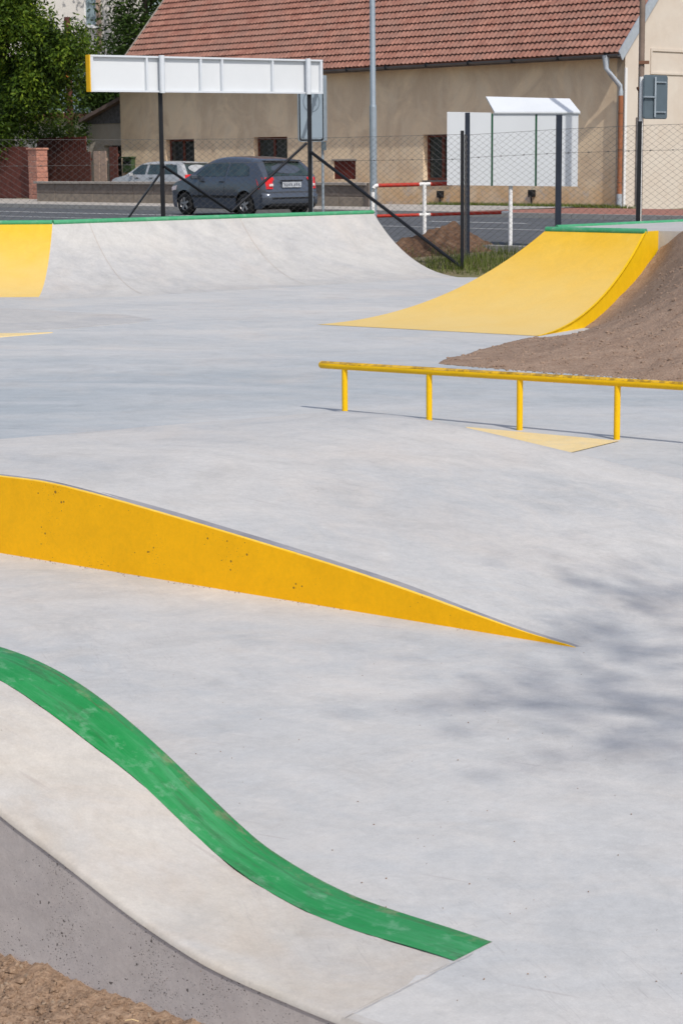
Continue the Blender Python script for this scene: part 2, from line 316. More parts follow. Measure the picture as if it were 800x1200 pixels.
# ------------------------------------------------------------ object helpers
RM = {}
def mat_of(o):
    M = Matrix.Identity(4)
    while o is not None:
        M = RM.get(o.name, Matrix.Identity(4)) @ M; o = o.parent
    return M
def props(o, label=None, cat=None, group=None, kind=None):
    if label: o['label'] = label
    if cat: o['category'] = cat
    if group: o['group'] = group
    if kind: o['kind'] = kind
    return o
def thing(name, label, cat, loc=(0, 0, 0), rz=0.0, group=None):
    o = bpy.data.objects.new(name, None); C.objects.link(o); o.location = loc; o.rotation_euler = (0, 0, rz); o.empty_display_size = 0.3
    RM[o.name] = Matrix.Translation(loc) @ Matrix.Rotation(rz, 4, 'Z')
    return props(o, label, cat, group)
class MB:
    def __init__(s): s.v = []; s.f = []; s.tint = None
    def face(s, pts):
        n = len(s.v); s.v += [Vector(p) for p in pts]; s.f.append(tuple(range(n, n + len(pts)))); return s
    def box(s, c, size, ax=None, M=None):
        c = Vector(c); hx, hy, hz = [q / 2 for q in size]; ax = ax or (V(1, 0, 0), V(0, 1, 0), V(0, 0, 1)); n = len(s.v)
        for i in (-1, 1):
            for j in (-1, 1):
                for q in (-1, 1): s.v.append(c + ax[0] * hx * i + ax[1] * hy * j + ax[2] * hz * q)
        s.f += [tuple(n + t for t in f) for f in ((0, 1, 3, 2), (4, 6, 7, 5), (0, 4, 5, 1), (2, 3, 7, 6), (0, 2, 6, 4), (1, 5, 7, 3))]; return s
    def bx(s, x0, x1, y0, y1, z0, z1): return s.box(((x0+x1)/2, (y0+y1)/2, (z0+z1)/2), (abs(x1-x0), abs(y1-y0), abs(z1-z0)))
    def tube(s, pts, r, n=10, cap=True, up=None):
        pts = [Vector(p) for p in pts]; rr = r if isinstance(r, (list, tuple)) else [r] * len(pts); rings = []
        for i, p in enumerate(pts):
            d = (pts[min(i + 1, len(pts) - 1)] - pts[max(i - 1, 0)]).normalized()
            a = d.cross(up or (V(0, 0, 1) if abs(d.z) < 0.95 else V(1, 0, 0))).normalized(); b = d.cross(a)
            k0 = len(s.v)
            for q in range(n):
                t = 2 * math.pi * (q + .5) / n; s.v.append(p + (a * math.cos(t) + b * math.sin(t)) * rr[i])
            rings.append(k0)
        for A, B in zip(rings, rings[1:]):
            for q in range(n): s.f.append((A + q, A + (q + 1) % n, B + (q + 1) % n, B + q))
        if cap: s.f.append(tuple(rings[0] + q for q in reversed(range(n)))); s.f.append(tuple(rings[-1] + q for q in range(n)))
        return s
    def bar(s, a, b, wd, dp, up=None):   # square bar from a to b
        a = Vector(a); b = Vector(b); d = (b - a); L = d.length; d.normalize()
        x = d.cross(up or (V(0, 0, 1) if abs(d.z) < 0.95 else V(0, 1, 0))).normalized(); y = d.cross(x)
        return s.box((a + b) / 2, (wd, dp, L), (x, y, d))
    def grid(s, rows):
        n = len(s.v); R_ = len(rows); K = len(rows[0])
        for r in rows: s.v += [Vector(p) for p in r]
        for i in range(R_ - 1):
            for j in range(K - 1): s.f.append((n + i*K + j, n + i*K + j + 1, n + (i+1)*K + j + 1, n + (i+1)*K + j))
        return s
    def prism(s, poly, off):
        off = Vector(off); n = len(s.v); k_ = len(poly)
        s.v += [Vector(p) for p in poly] + [Vector(p) + off for p in poly]
        s.f.append(tuple(range(n, n + k_))); s.f.append(tuple(reversed(range(n + k_, n + 2 * k_))))
        for i in range(k_): j = (i + 1) % k_; s.f.append((n + j, n + i, n + k_ + i, n + k_ + j))
        return s
    def build(s, name, mat, parent=None, world=False, smooth=None, bevel=0.0, label=None, kind=None, fix=True):
        vs = s.v
        if parent is not None and world:
            I = mat_of(parent).inverted(); vs = [I @ p for p in vs]
        me = bpy.data.meshes.new(name); me.from_pydata([tuple(p) for p in vs], [], s.f); me.update()
        if fix:
            import bmesh
            b = bmesh.new(); b.from_mesh(me); bmesh.ops.recalc_face_normals(b, faces=b.faces); b.to_mesh(me); b.free()
        if s.tint:
            a = me.attributes.new('tint', 'FLOAT', 'FACE'); a.data.foreach_set('value', s.tint)
        me.materials.append(MATS[mat])
        if smooth is not None:
            me.shade_smooth()
            if smooth < 180: me.set_sharp_from_angle(angle=R(smooth))
        o = bpy.data.objects.new(name, me); C.objects.link(o)
        if parent is not None: o.parent = parent
        if bevel:
            md = o.modifiers.new('bevel', 'BEVEL'); md.width = bevel; md.segments = 2; md.limit_method = 'ANGLE'
        if label: o['label'] = label
        if kind: o['kind'] = kind
        return o
def up_normals(o):
    me = o.data
    if sum(p.normal.z * p.area for p in me.polygons) < 0: me.flip_normals()
    return o

# ------------------------------------------------------------ shared frames
e_ = V(0.789, -0.614, 0).normalized(); g_ = V(0.614, 0.789, 0).normalized()     # along / away, all park elements follow them
HC = at_z(729, 246.5, 0.2); HANG = math.atan2(-0.728, 0.686)                    # nearest corner of the house, and its heading
hx = V(math.cos(HANG), math.sin(HANG), 0); hy = V(-hx.y, hx.x, 0)
HO = V(HC.x, HC.y, 0)
def hw(x, y, z): return HO + hx * x + hy * y + V(0, 0, z)
def hpx(x, y, yy=0.0):       # pixel -> (x, z) on the vertical plane y = yy of the house frame
    P = at_plane(x, y, HO + hy * yy, hy); return ((P - HO).dot(hx), P.z)

# ------------------------------------------------------------ ground, road, pavement
def strip(name, mat, ys, x0=-260, x1=260, kind='structure', label=None, n=1):
    b = MB(); b.grid([[hw(lerp(x0, x1, i / n), y, z) for y, z in ys] for i in range(n + 1)])
    return props(up_normals(b.build(name, mat)), label, None, None, kind)
strip('ground', 'ground_soil', [(-500, -0.4), (-25.6, -0.4), (-24.8, -0.04), (-24.45, 0.01), (-23.9, 0.12), (-23.0, 0.25), (-22.5, 0.27), (-22.3, 0.2), (-9, 0.2), (-4, 0.19), (400, 0.19)])
strip('road', 'asphalt', [(-22.24, 0.30), (-16, 0.32), (-9.45, 0.30)])
strip('pavement', 'pavement_grey', [(-9.30, 0.42), (-4.4, 0.425)], -260, 2.0)
strip('red_pavement', 'pavement_red', [(-9.30, 0.42), (-4.4, 0.40), (-2.2, 0.30)], 2.0, 160)
strip('dirt_verge', 'soil_bank', [(-4.4, 0.415), (-2.0, 0.28), (0.2, 0.205)], -22, 2.0)
for y0, y1, z, nm in ((-9.45, -9.30, 0.42, 'far_kerb'), (-22.40, -22.24, 0.36, 'near_kerb')):
    b = MB()
    xs = -60
    while xs < 60:
        b.box(hw(xs + 0.49, (y0 + y1) / 2, z - 0.12), (0.98, y1 - y0, 0.24), (hx, hy, V(0, 0, 1))); xs += 1.0
    props(b.build(nm, 'kerb_stone'), kind='structure')
def line(x0, x1, y, wd=0.12):
    b = MB(); n = max(2, int((x1 - x0) / 4))
    z = 0.3055 + (0.0175 if -17.5 < y < -15 else 0.0115 if y > -15 else 0)
    if abs(y + 12.9) < .5: z = 0.3 + 0.02 * (-9.45 - y) / 6.55 + 0.005
    if abs(y + 16.3) < .8: z = 0.3255
    b.grid([[hw(lerp(x0, x1, i / n), y - wd / 2, z), hw(lerp(x0, x1, i / n), y + wd / 2, z)] for i in range(n + 1)])
    return b
props(up_normals(line(-90, -2, -12.9, 0.16).build('road_marking', 'road_paint')), kind='structure')
for x0, x1 in ((-0.2, 1.0), (4.6, 7.6), (11, 14), (17, 20)): props(up_normals(line(x0, x1, -12.9, 0.14).build('road_marking', 'road_paint')), kind='structure')
props(up_normals(line(-90, 60, -16.0, 0.1).build('road_marking', 'road_paint')), kind='structure')

# ------------------------------------------------------------ the skate park floor
N0 = at_z(400, 1193, 0); F0 = at_z(580, 1102, 0)
wdir = (F0 - N0).normalized(); LW = (F0 - N0).length; adir = V(-wdir.y, wdir.x, 0)   # adir: up the curved ledge
P1 = at_z(62, 261, 0.934); P2 = at_z(437, 249, 0.934); QH = 0.934
P1.z = P2.z = 0
b = MB()
fl = [N0 + adir * 9 + wdir * .03, N0 + wdir * .03, N0 - adir * 14 + wdir * .03, V(22, 20, 0), V(8, 27.2, 0), V(2.7, 30.05, 0), V(1.84, 30.36, 0), V(0.6, 31.2, 0), V(-4.2, 28.0, 0), V(-16, 29, 0), V(-16, 14, 0)]
for p in fl: p.z = 0
b.prism(fl, (0, 0, -0.30))
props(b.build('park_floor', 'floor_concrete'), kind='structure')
# the small paler patch and the strip of yellow at the left edge
b = MB(); pts = [(-40, 396), (20, 388), (90, 384), (160, 378), (178, 374), (150, 369), (90, 366), (40, 362), (-40, 360)]
b.prism([at_z(x, y, 0.004) for x, y in pts], (0, 0, -.02)); props(b.build('pale_floor_patch', 'ramp_concrete'), kind='structure')
b = MB(); b.prism([at_z(x, y, 0.008) for x, y in [(-60, 395), (0, 394.5), (30, 392), (62, 389.2), (30, 390), (-10, 390.5), (-60, 390)]], (0, 0, -.02))
props(b.build('yellow_floor_paint', 'yellow_floor_paint'), kind='structure')

# ------------------------------------------------------------ curved ledge in the foreground
nearp = [(0.0, 0.0), (0.171, 0.004), (0.378, 0.020), (0.513, 0.046), (0.653, 0.083), (0.886, 0.159), (1.103, 0.228), (1.30, 0.31), (1.55, 0.40), (1.8, 0.44), (2.1, 0.45), (3.2, 0.45)]
farp = [(0.0, 0.0), (0.25, 0.002), (0.42, 0.010), (0.55, 0.030), (0.671, 0.060), (0.759, 0.091), (0.909, 0.167), (1.064, 0.250), (1.225, 0.325), (1.392, 0.387), (1.567, 0.427), (1.750, 0.442), (2.2, 0.45), (3.2, 0.45)]
led = thing('curved_ledge', 'low curved concrete ledge in the foreground with a green painted stripe along its far edge', 'skate ledge', tuple(N0 + adir * 0.8 - V(0, 0, 0)), 0)
NS = 120
def gfr(r): return spline(r, [(0, .712), (.3, .675), (.6, .672), (.8, .69), (1.0, .70), (1.2, .668), (1.5, .645), (1.9, .64)])
def ledge_pt(r, f):
    zn = spline(r, nearp); zf = spline(r, farp); z = lerp(zn, zf, sm(f) * 0.6 + f * 0.4)
    if f > 0.86: z -= 0.012 * ((f - 0.86) / 0.14) ** 2 * min(1, r)
    return N0 + adir * r + wdir * (LW * f) + V(0, 0, z + 0.0006 + 0.0034 * min(1, r / .15))
rs = [3.2 * (i / NS) for i in range(NS + 1)]
cf = [0.012, 0.03, 0.06, 0.12, 0.2, 0.3, 0.4, 0.5, 0.6, 0.9, 1.0]
def wob(r, s): return 0.0028 * noise.noise(V(r * 7, s, 0)) + 0.0012 * noise.noise(V(r * 31, s, 3))
rows = []
for r in rs:
    tilt = 0.006
    p0 = ledge_pt(r, 0.0)
    row = [p0 + V(0, 0, -0.016) - wdir * 0.004, p0 + V(0, 0, -0.007 + wob(r, 5)) - wdir * 0.001, ledge_pt(r, 0.012) + V(0, 0, -0.001 + wob(r, 9))]
    row += [ledge_pt(r, f) + V(0, 0, wob(r, f * 9)) for f in [q if q < .55 else lerp(.5, gfr(r), {.6: .4, .9: .75, 1.0: 1.0}[q]) for q in cf[1:]]]
    rows.append(row)
MB().grid(rows).build('concrete_top', 'ledge_concrete', led, world=True, smooth=60)
gf = [0, 0.13, 0.35, 0.56, 0.745, 0.87, 0.945, 1.0]
rows = []
for r in rs:
    row = [ledge_pt(r, lerp(gfr(r), 1, f)) + V(0, 0, 0.0012) for f in gf]
    row[-2].z -= 0.004; row[-1].z -= 0.012
    row[0] = ledge_pt(r, gfr(r)) + wdir * (0.0022 * noise.noise(V(r * 5, 0, 0)) + 0.001 * noise.noise(V(r * 40, 0, 7))) + V(0, 0, 0.0014)
    rows.append(row)
MB().grid(rows).build('green_stripe', 'green_ledge_paint', led, world=True, smooth=60)
rows = []
for r in rs:
    j = .90 + .035 * noise.noise(V(r * 3.1, 0, 0)) + .012 * noise.noise(V(r * 23, 0, 5))
    row = [ledge_pt(r, f) + V(0, 0, 0.0019 if f > j else 0.0009) for f in (j, j + (1 - j) * .33, j + (1 - j) * .66, .99, 1.0)]
    row[-1].z -= 0.011; row[-2].z -= 0.0045; rows.append(row)
MB().grid(rows).build('worn_edge', 'worn_green_paint', led, world=True, smooth=60)
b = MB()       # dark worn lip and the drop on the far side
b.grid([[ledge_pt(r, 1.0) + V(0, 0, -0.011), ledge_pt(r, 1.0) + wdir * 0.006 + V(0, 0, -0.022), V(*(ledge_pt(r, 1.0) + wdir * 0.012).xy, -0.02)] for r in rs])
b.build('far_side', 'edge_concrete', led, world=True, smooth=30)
b = MB()
b.grid([[ledge_pt(r, 0.0) + V(0, 0, -0.016) - wdir * 0.004, ledge_pt(r, 0) + V(0, 0, -0.0175) - wdir * 0.0005, lerp(ledge_pt(r, 0), V(*ledge_pt(r, 0).xy, -0.35), 0.5) + wdir * 0.002, V(*(ledge_pt(r, 0) + wdir * 0.002).xy, -0.35)] for r in rs])
b.build('near_side', 'cast_concrete', led, world=True, smooth=30)
# lip of the floor slab running on from the ledge
b = MB(); pr = []
for i in range(61):
    r = -i * 0.1; p = N0 + adir * r; j = 0.003 * noise.noise(V(r * 9, 1, 0))
    pr.append([p + V(0, 0, 0.003) + wdir * 0.03, p + wdir * (j + 0.004) + V(0, 0, 0.002), p - wdir * 0.004 + V(0, 0, -0.012 + j), V(*p.xy, -0.02), V(*p.xy, -0.3)])
b.grid(pr); props(b.build('slab_edge', 'ledge_concrete', smooth=40), kind='structure')
b = MB(); cr = []     # joint crack where the ledge runs out into the floor
for i in range(41):
    t = i / 40; p = lerp(N0, F0, t * 0.82) - adir * 0.012; wv = wdir.cross(V(0, 0, 1)) * (0.004 * noise.noise(V(t * 9, 0, 2))); q = 0.0008 + 0.0006 * noise.noise(V(t * 20, 3, 0))
    cr.append([p + wv + adir * q + V(0, 0, 0.0055), p + wv - adir * q + V(0, 0, 0.0055)])
b.grid(cr); props(up_normals(b.build('joint_crack', 'crack_dust')), kind='structure')

# ------------------------------------------------------------ foreground soil
def soil_z(x, y):
    return -0.150 + 0.035 * noise.noise(V(x * 1.7, y * 1.7, 0)) + 0.012 * noise.noise(V(x * 6, y * 6, 1)) + 0.011 * noise.noise(V(x * 17, y * 17, 2)) + 0.011 * noise.noise(V(x * 38, y * 38, 4)) + 0.009 * noise.noise(V(x * 75, y * 75, 6))
b = MB(); rows = []
for i in range(150):
    row = []
    for j in range(330):
        p = N0 + adir * (-1.1 + j * 0.0115) - wdir * (-0.02 + i * 0.011 + max(0, i - 110) * 0.03)
        row.append(V(p.x, p.y, soil_z(p.x, p.y) + 0.010 * math.exp(-i / 4)))
    rows.append(row)
props(up_normals(b.grid(rows).build('foreground_soil', 'soil_near', smooth=180)), kind='structure')
ICO = None
def ico_pts():
    t = (1 + 5 ** .5) / 2
    v = [(-1, t, 0), (1, t, 0), (-1, -t, 0), (1, -t, 0), (0, -1, t), (0, 1, t), (0, -1, -t), (0, 1, -t), (t, 0, -1), (t, 0, 1), (-t, 0, -1), (-t, 0, 1)]
    f = [(0,11,5),(0,5,1),(0,1,7),(0,7,10),(0,10,11),(1,5,9),(5,11,4),(11,10,2),(10,7,6),(7,1,8),(3,9,4),(3,4,2),(3,2,6),(3,6,8),(3,8,9),(4,9,5),(2,4,11),(6,2,10),(8,6,7),(9,8,1)]
    return [Vector(p).normalized() for p in v], f
IV, IF = ico_pts()
def clod(b, p, s):
    n = len(b.v); q = (random.uniform(.6, 1.3), random.uniform(.6, 1.3), random.uniform(.4, .9)); rot = Matrix.Rotation(random.uniform(0, 6.28), 3, 'Z')
    for v in IV: b.v.append(p + rot @ V(v.x * q[0], v.y * q[1], v.z * q[2]) * s * random.uniform(.7, 1.25))
    b.f += [tuple(n + t for t in f) for f in IF]
b = MB(); b2 = MB()
for i in range(15000):
    r = random.uniform(-.3, 2.0); q = random.random() ** 1.3 * 1.3
    p = N0 + adir * r - wdir * (0.012 + q); p.z = soil_z(p.x, p.y)
    clod(b if i % 9 else b2, p, random.choice((.0025, .003, .004, .005, .006, .008, .011)) * random.uniform(.7, 1.3))
props(b.build('soil_clods', 'clod', fix=False), 'loose brown crumbs of soil along the foot of the foreground ledge', 'soil crumbs', kind='stuff')
props(b2.build('soil_grit', 'pebble', fix=False), 'pale grit scattered in the foreground soil', 'grit', kind='stuff')
p = at_z(147, 1196, -0.135); q = at_z(163, 1197, -0.135)
props(MB().tube([p, (p + q) / 2 + V(0, 0, .004), q], .0016, 6).build('straw_stalk', 'straw'), 'short dry straw stalk lying on the soil in the lower left', 'straw')

# ------------------------------------------------------------ wedge with yellow wall in the middle
A0 = at_z(0, 648, 0); A0.z = 0
prof = [(-0.3, 0.362), (0.02, 0.364), (0.30, 0.364), (0.574, 0.344), (0.835, 0.317), (1.088, 0.288), (1.567, 0.229), (2.017, 0.170), (2.439, 0.104), (2.836, 0.034), (3.026, 0.008), (3.137, 0.0)]
TW = 2.78
def wedge_z(s, t):
    z = spline(s, prof)
    sc_ = -0.87 + (t - 0.82) * 0.396
    if s < sc_:
        k_ = min(1, (sc_ - s) / 1.25); z *= 1 - sm(k_) * 1.0
    return z
def wp(s, t, z): p = A0 + e_ * s + g_ * t; return V(p.x, p.y, z)
wed = thing('wedge_ramp', 'broad low concrete wedge ramp with a yellow painted side wall tapering to a point', 'skate ramp', tuple(A0 + e_ * 1.2), 0)
ss = [-3.0 + 6.137 * i / 110 for i in range(111)]
ts = [0.022, 0.05] + [0.1 + (TW - 0.1) * i / 30 for i in range(31)]
rows = [[wp(s, t, (lambda z: z * (1 + .012 * noise.noise(V(s * 1.2, t * 1.2, 0))) + lerp(-.005, .004, sm((z + .002) / .006)))(wedge_z(s, t))) for t in ts] + [wp(s, TW + 0.02, wedge_z(s, TW) * .97 - .003), wp(s, TW + 0.12, wedge_z(s, TW) * .6 - .004), wp(s, TW + 0.35, -0.012)] for s in ss]
up_normals(MB().grid(rows).build('concrete_top', 'wedge_concrete', wed, world=True, smooth=60))
rows = []; rows2 = []; rows3 = []
for s in [-3.0 + 6.14 * i / 260 for i in range(261)]:
    z = wedge_z(s, 0); z += lerp(-.005, .004, sm((z + .002) / .006)); j = 0.0016 * noise.noise(V(s * 14, 0, 0)) + 0.0015 * noise.noise(V(s * 55, 2, 0))
    ew = min(1.0, z / 0.08)
    rows.append([wp(s, 0.0, -0.05), wp(s, 0.0, max(-0.01, z - 0.006 * ew))])
    rows2.append([wp(s, 0.0, max(-0.01, z - 0.006 * ew)), wp(s, 0.002, z - 0.002 * ew + j), wp(s, 0.006 + j, z - 0.0005)])
    lw_ = .014 + .030 * sm((s - .25) / .5) * (.75 + .5 * noise.noise(V(s * 2.3, 4, 0))) * sm((2.7 - s) / .6)
    rows3.append([wp(s, 0.006 + j, z - 0.0005), wp(s, 0.014 + lw_, z + .0012)])
MB().grid(rows).build('yellow_wall', 'yellow_wall_paint', wed, world=True, smooth=40)
MB().grid(rows2).build('yellow_edge', 'yellow_edge_paint', wed, world=True, smooth=70)
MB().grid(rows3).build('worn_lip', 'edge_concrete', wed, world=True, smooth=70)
# crumbs and dirt gathered along the foot of the wall
b = MB()
for i in range(120):
    s = random.gauss(random.choice((0.35, 0.75, 1.25, 1.9)), .12) if i % 3 else random.uniform(-.2, 3)
    t = -abs(random.gauss(0, .02)) - .004; p = A0 + e_ * s + g_ * t; clod(b, V(p.x, p.y, .002), random.uniform(.001, .0032))
props(b.build('wall_foot_debris', 'soil_near', fix=False), 'crumbs of dirt gathered along the foot of the yellow wall', 'dirt', kind='stuff')
b = MB()
for i in range(130):
    p = at_z(random.uniform(150, 800), random.uniform(760, 1180), 0.002); clod(b, p, random.uniform(.0008, .0026))
props(b.build('floor_debris', 'soil_near', fix=False), 'small bits of grit scattered on the concrete floor', 'grit', kind='stuff')
# yellow triangle on the floor under the rail
b = MB(); b.face([at_z(x, y, 0.005) for x, y in ((545, 500), (725, 516.5), (665, 531), (640, 534), (560, 512))])
props(up_normals(b.build('yellow_triangle_paint', 'yellow_floor_paint')), kind='structure')

# ------------------------------------------------------------ grind rail
r1 = V(0.031, 14.167, 0); rstep = (V(1.773, 12.695, 0) - r1) / 3
rd = rstep.normalized()
rail = thing('grind_rail', 'long low yellow grind rail of round pipe with scraped top on slim posts', 'grind rail', tuple(r1), 0)
def at_axis(x, y, p, d):      # point of the vertical plane through p along d
    return at_plane(x, y, p, V(-d.y, d.x, 0))
zt = [at_axis(x, y, r1, rd) for x, y in ((373, 428), (404, 429), (503, 434.5), (609, 442), (722, 450), (800, 453.5))]
ztop = sum(p.z for p in zt[1:]) / 5
R0_ = 0.027; s0 = (zt[0] - r1).dot(rd) + 0.03; s1 = s0 + 5.4
def rp(s, z): p = r1 + rd * s; return V(p.x, p.y, z)
hts = [((p - r1).dot(rd), p.z) for p in zt]
za = sum(h for _, h in hts[:3]) / 3; zb = sum(h for _, h in hts[3:]) / 3
print('rail', hts)
slope = (hts[-1][1] - hts[0][1]) / (hts[-1][0] - hts[0][0]); rz0 = ztop
def railz(s): return hts[1][1] + slope * (s - hts[1][0])
pts = [rp(lerp(s0, s1, i / 40), railz(lerp(s0, s1, i / 40))) for i in range(41)]
MB().tube([pts[0] - rd * .012] + pts, [R0_ * .75] + [R0_] * 41, 20).build('rail_pipe', 'yellow_pipe_paint', rail, world=True, smooth=50)
sd = V(-rd.y, rd.x, 0)
b = MB(); rows = []          # scraped band along the top of the pipe
for i in range(161):
    s = lerp(s0 + .002, s1, i / 160); c = rp(s, railz(s)); wv = 0.16 * noise.noise(V(s * 4, 0, 0))
    rows.append([c + (sd * -math.sin(t) + V(0, 0, 1) * math.cos(t)) * (R0_ + .0009) for t in [lerp(-.75, 1.1 + wv, j / 8) for j in range(9)]])
b.grid(rows).build('scraped_band', 'scraped_pipe_paint', rail, world=True, smooth=80)
for k_ in range(8):
    q = r1 + rstep * k_; s = (q - r1).dot(rd)
    if s > s1: break
    MB().tube([q + V(0, 0, -0.01), q + V(0, 0, railz(s) - R0_ * .6)], .021, 14).build('post', 'yellow_pipe_paint', rail, world=True, smooth=50)

# ------------------------------------------------------------ long quarter pipe at the back
qp = thing('long_quarter_pipe', 'long grey concrete quarter pipe below the billboard with green coping and a yellow left end', 'quarter pipe', tuple(P1), 0)
nr = V(0.6, -0.8, 0).normalized(); nl = V(-0.06, -1, 0).normalized(); ns = V(0.03, -1, 0).normalized()
QL = 2.25; QR = (QL * QL + QH * QH) / (2 * QH)
def qz(l): x_ = QL - l; return QR - math.sqrt(max(0, QR * QR - x_ * x_))
ls = [QL * (i / 28) for i in range(29)]
dl = V(-0.998, 0.06, 0)
def qpt(base, d, l, sc_=1.0): p = base + d * (l * sc_); return V(p.x, p.y, qz(l) + lerp(0.004, -0.003, sm((l - QL * .9) / (QL * .1))))
left = [[qpt(P1 + dl * (7 * (1 - i / 10)), nl.lerp(ns, (i / 10) ** 3).normalized(), l) for l in ls] for i in range(11)]
fan = []
for i in range(1, 13):
    t = i / 12; d = ns.lerp(V(0.45, -0.89, 0), t).normalized()
    fan.append([qpt(P1 + (P2 - P1) * (0.0 + 0.10 * t), d, l) for l in ls])
right = [[qpt(P1 + (P2 - P1) * lerp(0.10, 1.0, i / 20), V(0.45, -0.89, 0).lerp(V(0.566, -0.825, 0), i / 20).normalized(), l) for l in ls] for i in range(1, 21)]
ycut = 24
up_normals(MB().grid([r[:ycut + 1] for r in left]).build('yellow_face', 'yellow_ramp_paint', qp, world=True, smooth=180, label='yellow painted face of the transition'))
b = MB(); b.grid([r[ycut:] for r in left]); b.grid([left[-1]] + fan + right)
up_normals(b.build('transition_face', 'ramp_concrete', qp, world=True, smooth=180))
b = MB(); back = V(-0.642, 0.767, 0)
topl = [(left[0][0], V(0, 1, 0)), (left[-1][0], V(-.3, .95, 0)), (right[-1][0], back)]
b.grid([[p + V(0, 0, 0.0), V(p.x, p.y, p.z) + d * .5, V((p + d * .5).x, (p + d * .5).y, -.2)] for p, d in topl])
b.face([r for r in right[-1]] + [V(*right[-1][-1].xy, -.2), V(*(right[-1][0]).xy, -.2)])
b.face([right[-1][0], right[-1][0] + back * .5, V(*(right[-1][0] + back * .5).xy, -.2), V(*right[-1][0].xy, -.2)])
b.build('rear_deck', 'ramp_concrete', qp, world=True)
ct = QH + 0.015
b = MB(); cp = [left[0][0], left[-1][0], right[-1][0]]
for p, q in ((cp[0], cp[1]), (cp[1], cp[2])): b.tube([V(p.x, p.y, ct - .012), V(q.x, q.y, ct - .012)], .036, 12)
b.build('coping', 'green_coping_paint', qp, world=True, smooth=50)
for t in (0.10, 0.52):      # fine construction joints
    i = 0 if t < .2 else 9; src = fan[-1] if t < .2 else right[9]
    d = (P2 - P1).normalized()
    up_normals(MB().grid([[p + V(0, 0, .003) - nr * .0, p + d * .006 + V(0, 0, .0035)] for p in src[:26]]).build('joint', 'crack_dust', qp, world=True, smooth=180))

# ------------------------------------------------------------ yellow quarter pipe on the right
yq = thing('yellow_quarter_pipe', 'yellow painted quarter pipe on the right beside the dirt bank with green coping', 'quarter pipe', (2.9, 22.3, 0), 0)
YH = 0.95
TR = at_z(756, 272, YH); TL = at_z(640, 269.5, YH); BR = at_z(630, 394, 0); BL = at_z(372, 380.5, 0)
def yqp(u, v):      # u: right->left, v: top(0)->bottom(1)
    a = lerp(TR, TL, u); c = lerp(BR, BL, u); p = lerp(a, c, v); L = (V(*a.xy, 0) - V(*c.xy, 0)).length
    Rr = (L * L + YH * YH) / (2 * YH); x_ = L * (1 - v); return V(p.x, p.y, Rr - math.sqrt(max(0, Rr * Rr - x_ * x_)) + lerp(0.006, 0.003, sm((v - .9) / .1)))
NV = 36
up_normals(MB().grid([[yqp(i / 20, j / NV) for j in range(NV + 1)] for i in range(21)]).build('yellow_face', 'yellow_ramp_paint', yq, world=True, smooth=180))
sdx = (V(*TR.xy, 0) - V(*BR.xy, 0)).normalized()
eo = V(sdx.y, -sdx.x, 0)
side = [[yqp(0, j / NV) + eo * .004, V(*yqp(0, j / NV).xy, -.1) + eo * .004] for j in range(NV + 1)]
rear = TR + sdx * 0.36
side = [[V(rear.x, rear.y, YH + .003) - eo * .02, V(rear.x, rear.y, YH + .003) + eo * .004, V(rear.x, rear.y, -.1) + eo * .004]] + [[q[0] - eo * .02 + V(0, 0, .001)] + q for q in side]
MB().grid(side).build('side_wall', 'yellow_side_paint', yq, world=True)
# thin lip line of brighter paint along the edge
eo = V(sdx.y, -sdx.x, 0)
b = MB(); b.grid([[yqp(0, j / NV) + V(0, 0, .002) - eo * .02, yqp(0, j / NV) + V(0, 0, .003) + eo * .004, yqp(0, j / NV) + V(0, 0, -.02) + eo * .004] for j in range(NV + 1)])
b.build('painted_edge', 'yellow_side_paint', yq, world=True, smooth=60)
K1 = at_z(800, 259.5, YH); K0 = at_z(652, 266.5, YH)
K2 = K1 + (K1 - K0) * 0.8
deck = [V(TR.x, TR.y, 0), V(TL.x, TL.y, 0), V(K0.x, K0.y, 0), V(K1.x, K1.y, 0), V(K2.x, K2.y, 0), V(*(rear + eo * 6).xy, 0), V(*rear.xy, 0)]
b = MB(); b.prism([V(p.x, p.y, YH) for p in deck], (0, 0, -1.05)); b.build('deck', 'ramp_concrete', yq, world=True)
b = MB(); b.tube([V(TL.x, TL.y, YH + .004), V(TR.x, TR.y, YH + .004)], .036, 12); b.build('coping', 'green_coping_paint', yq, world=True, smooth=50)
b = MB(); b.tube([V(K0.x, K0.y, YH + .0), V(K2.x, K2.y, YH + .0)], .03, 10); b.build('rear_coping', 'green_coping_paint', yq, world=True, smooth=50)

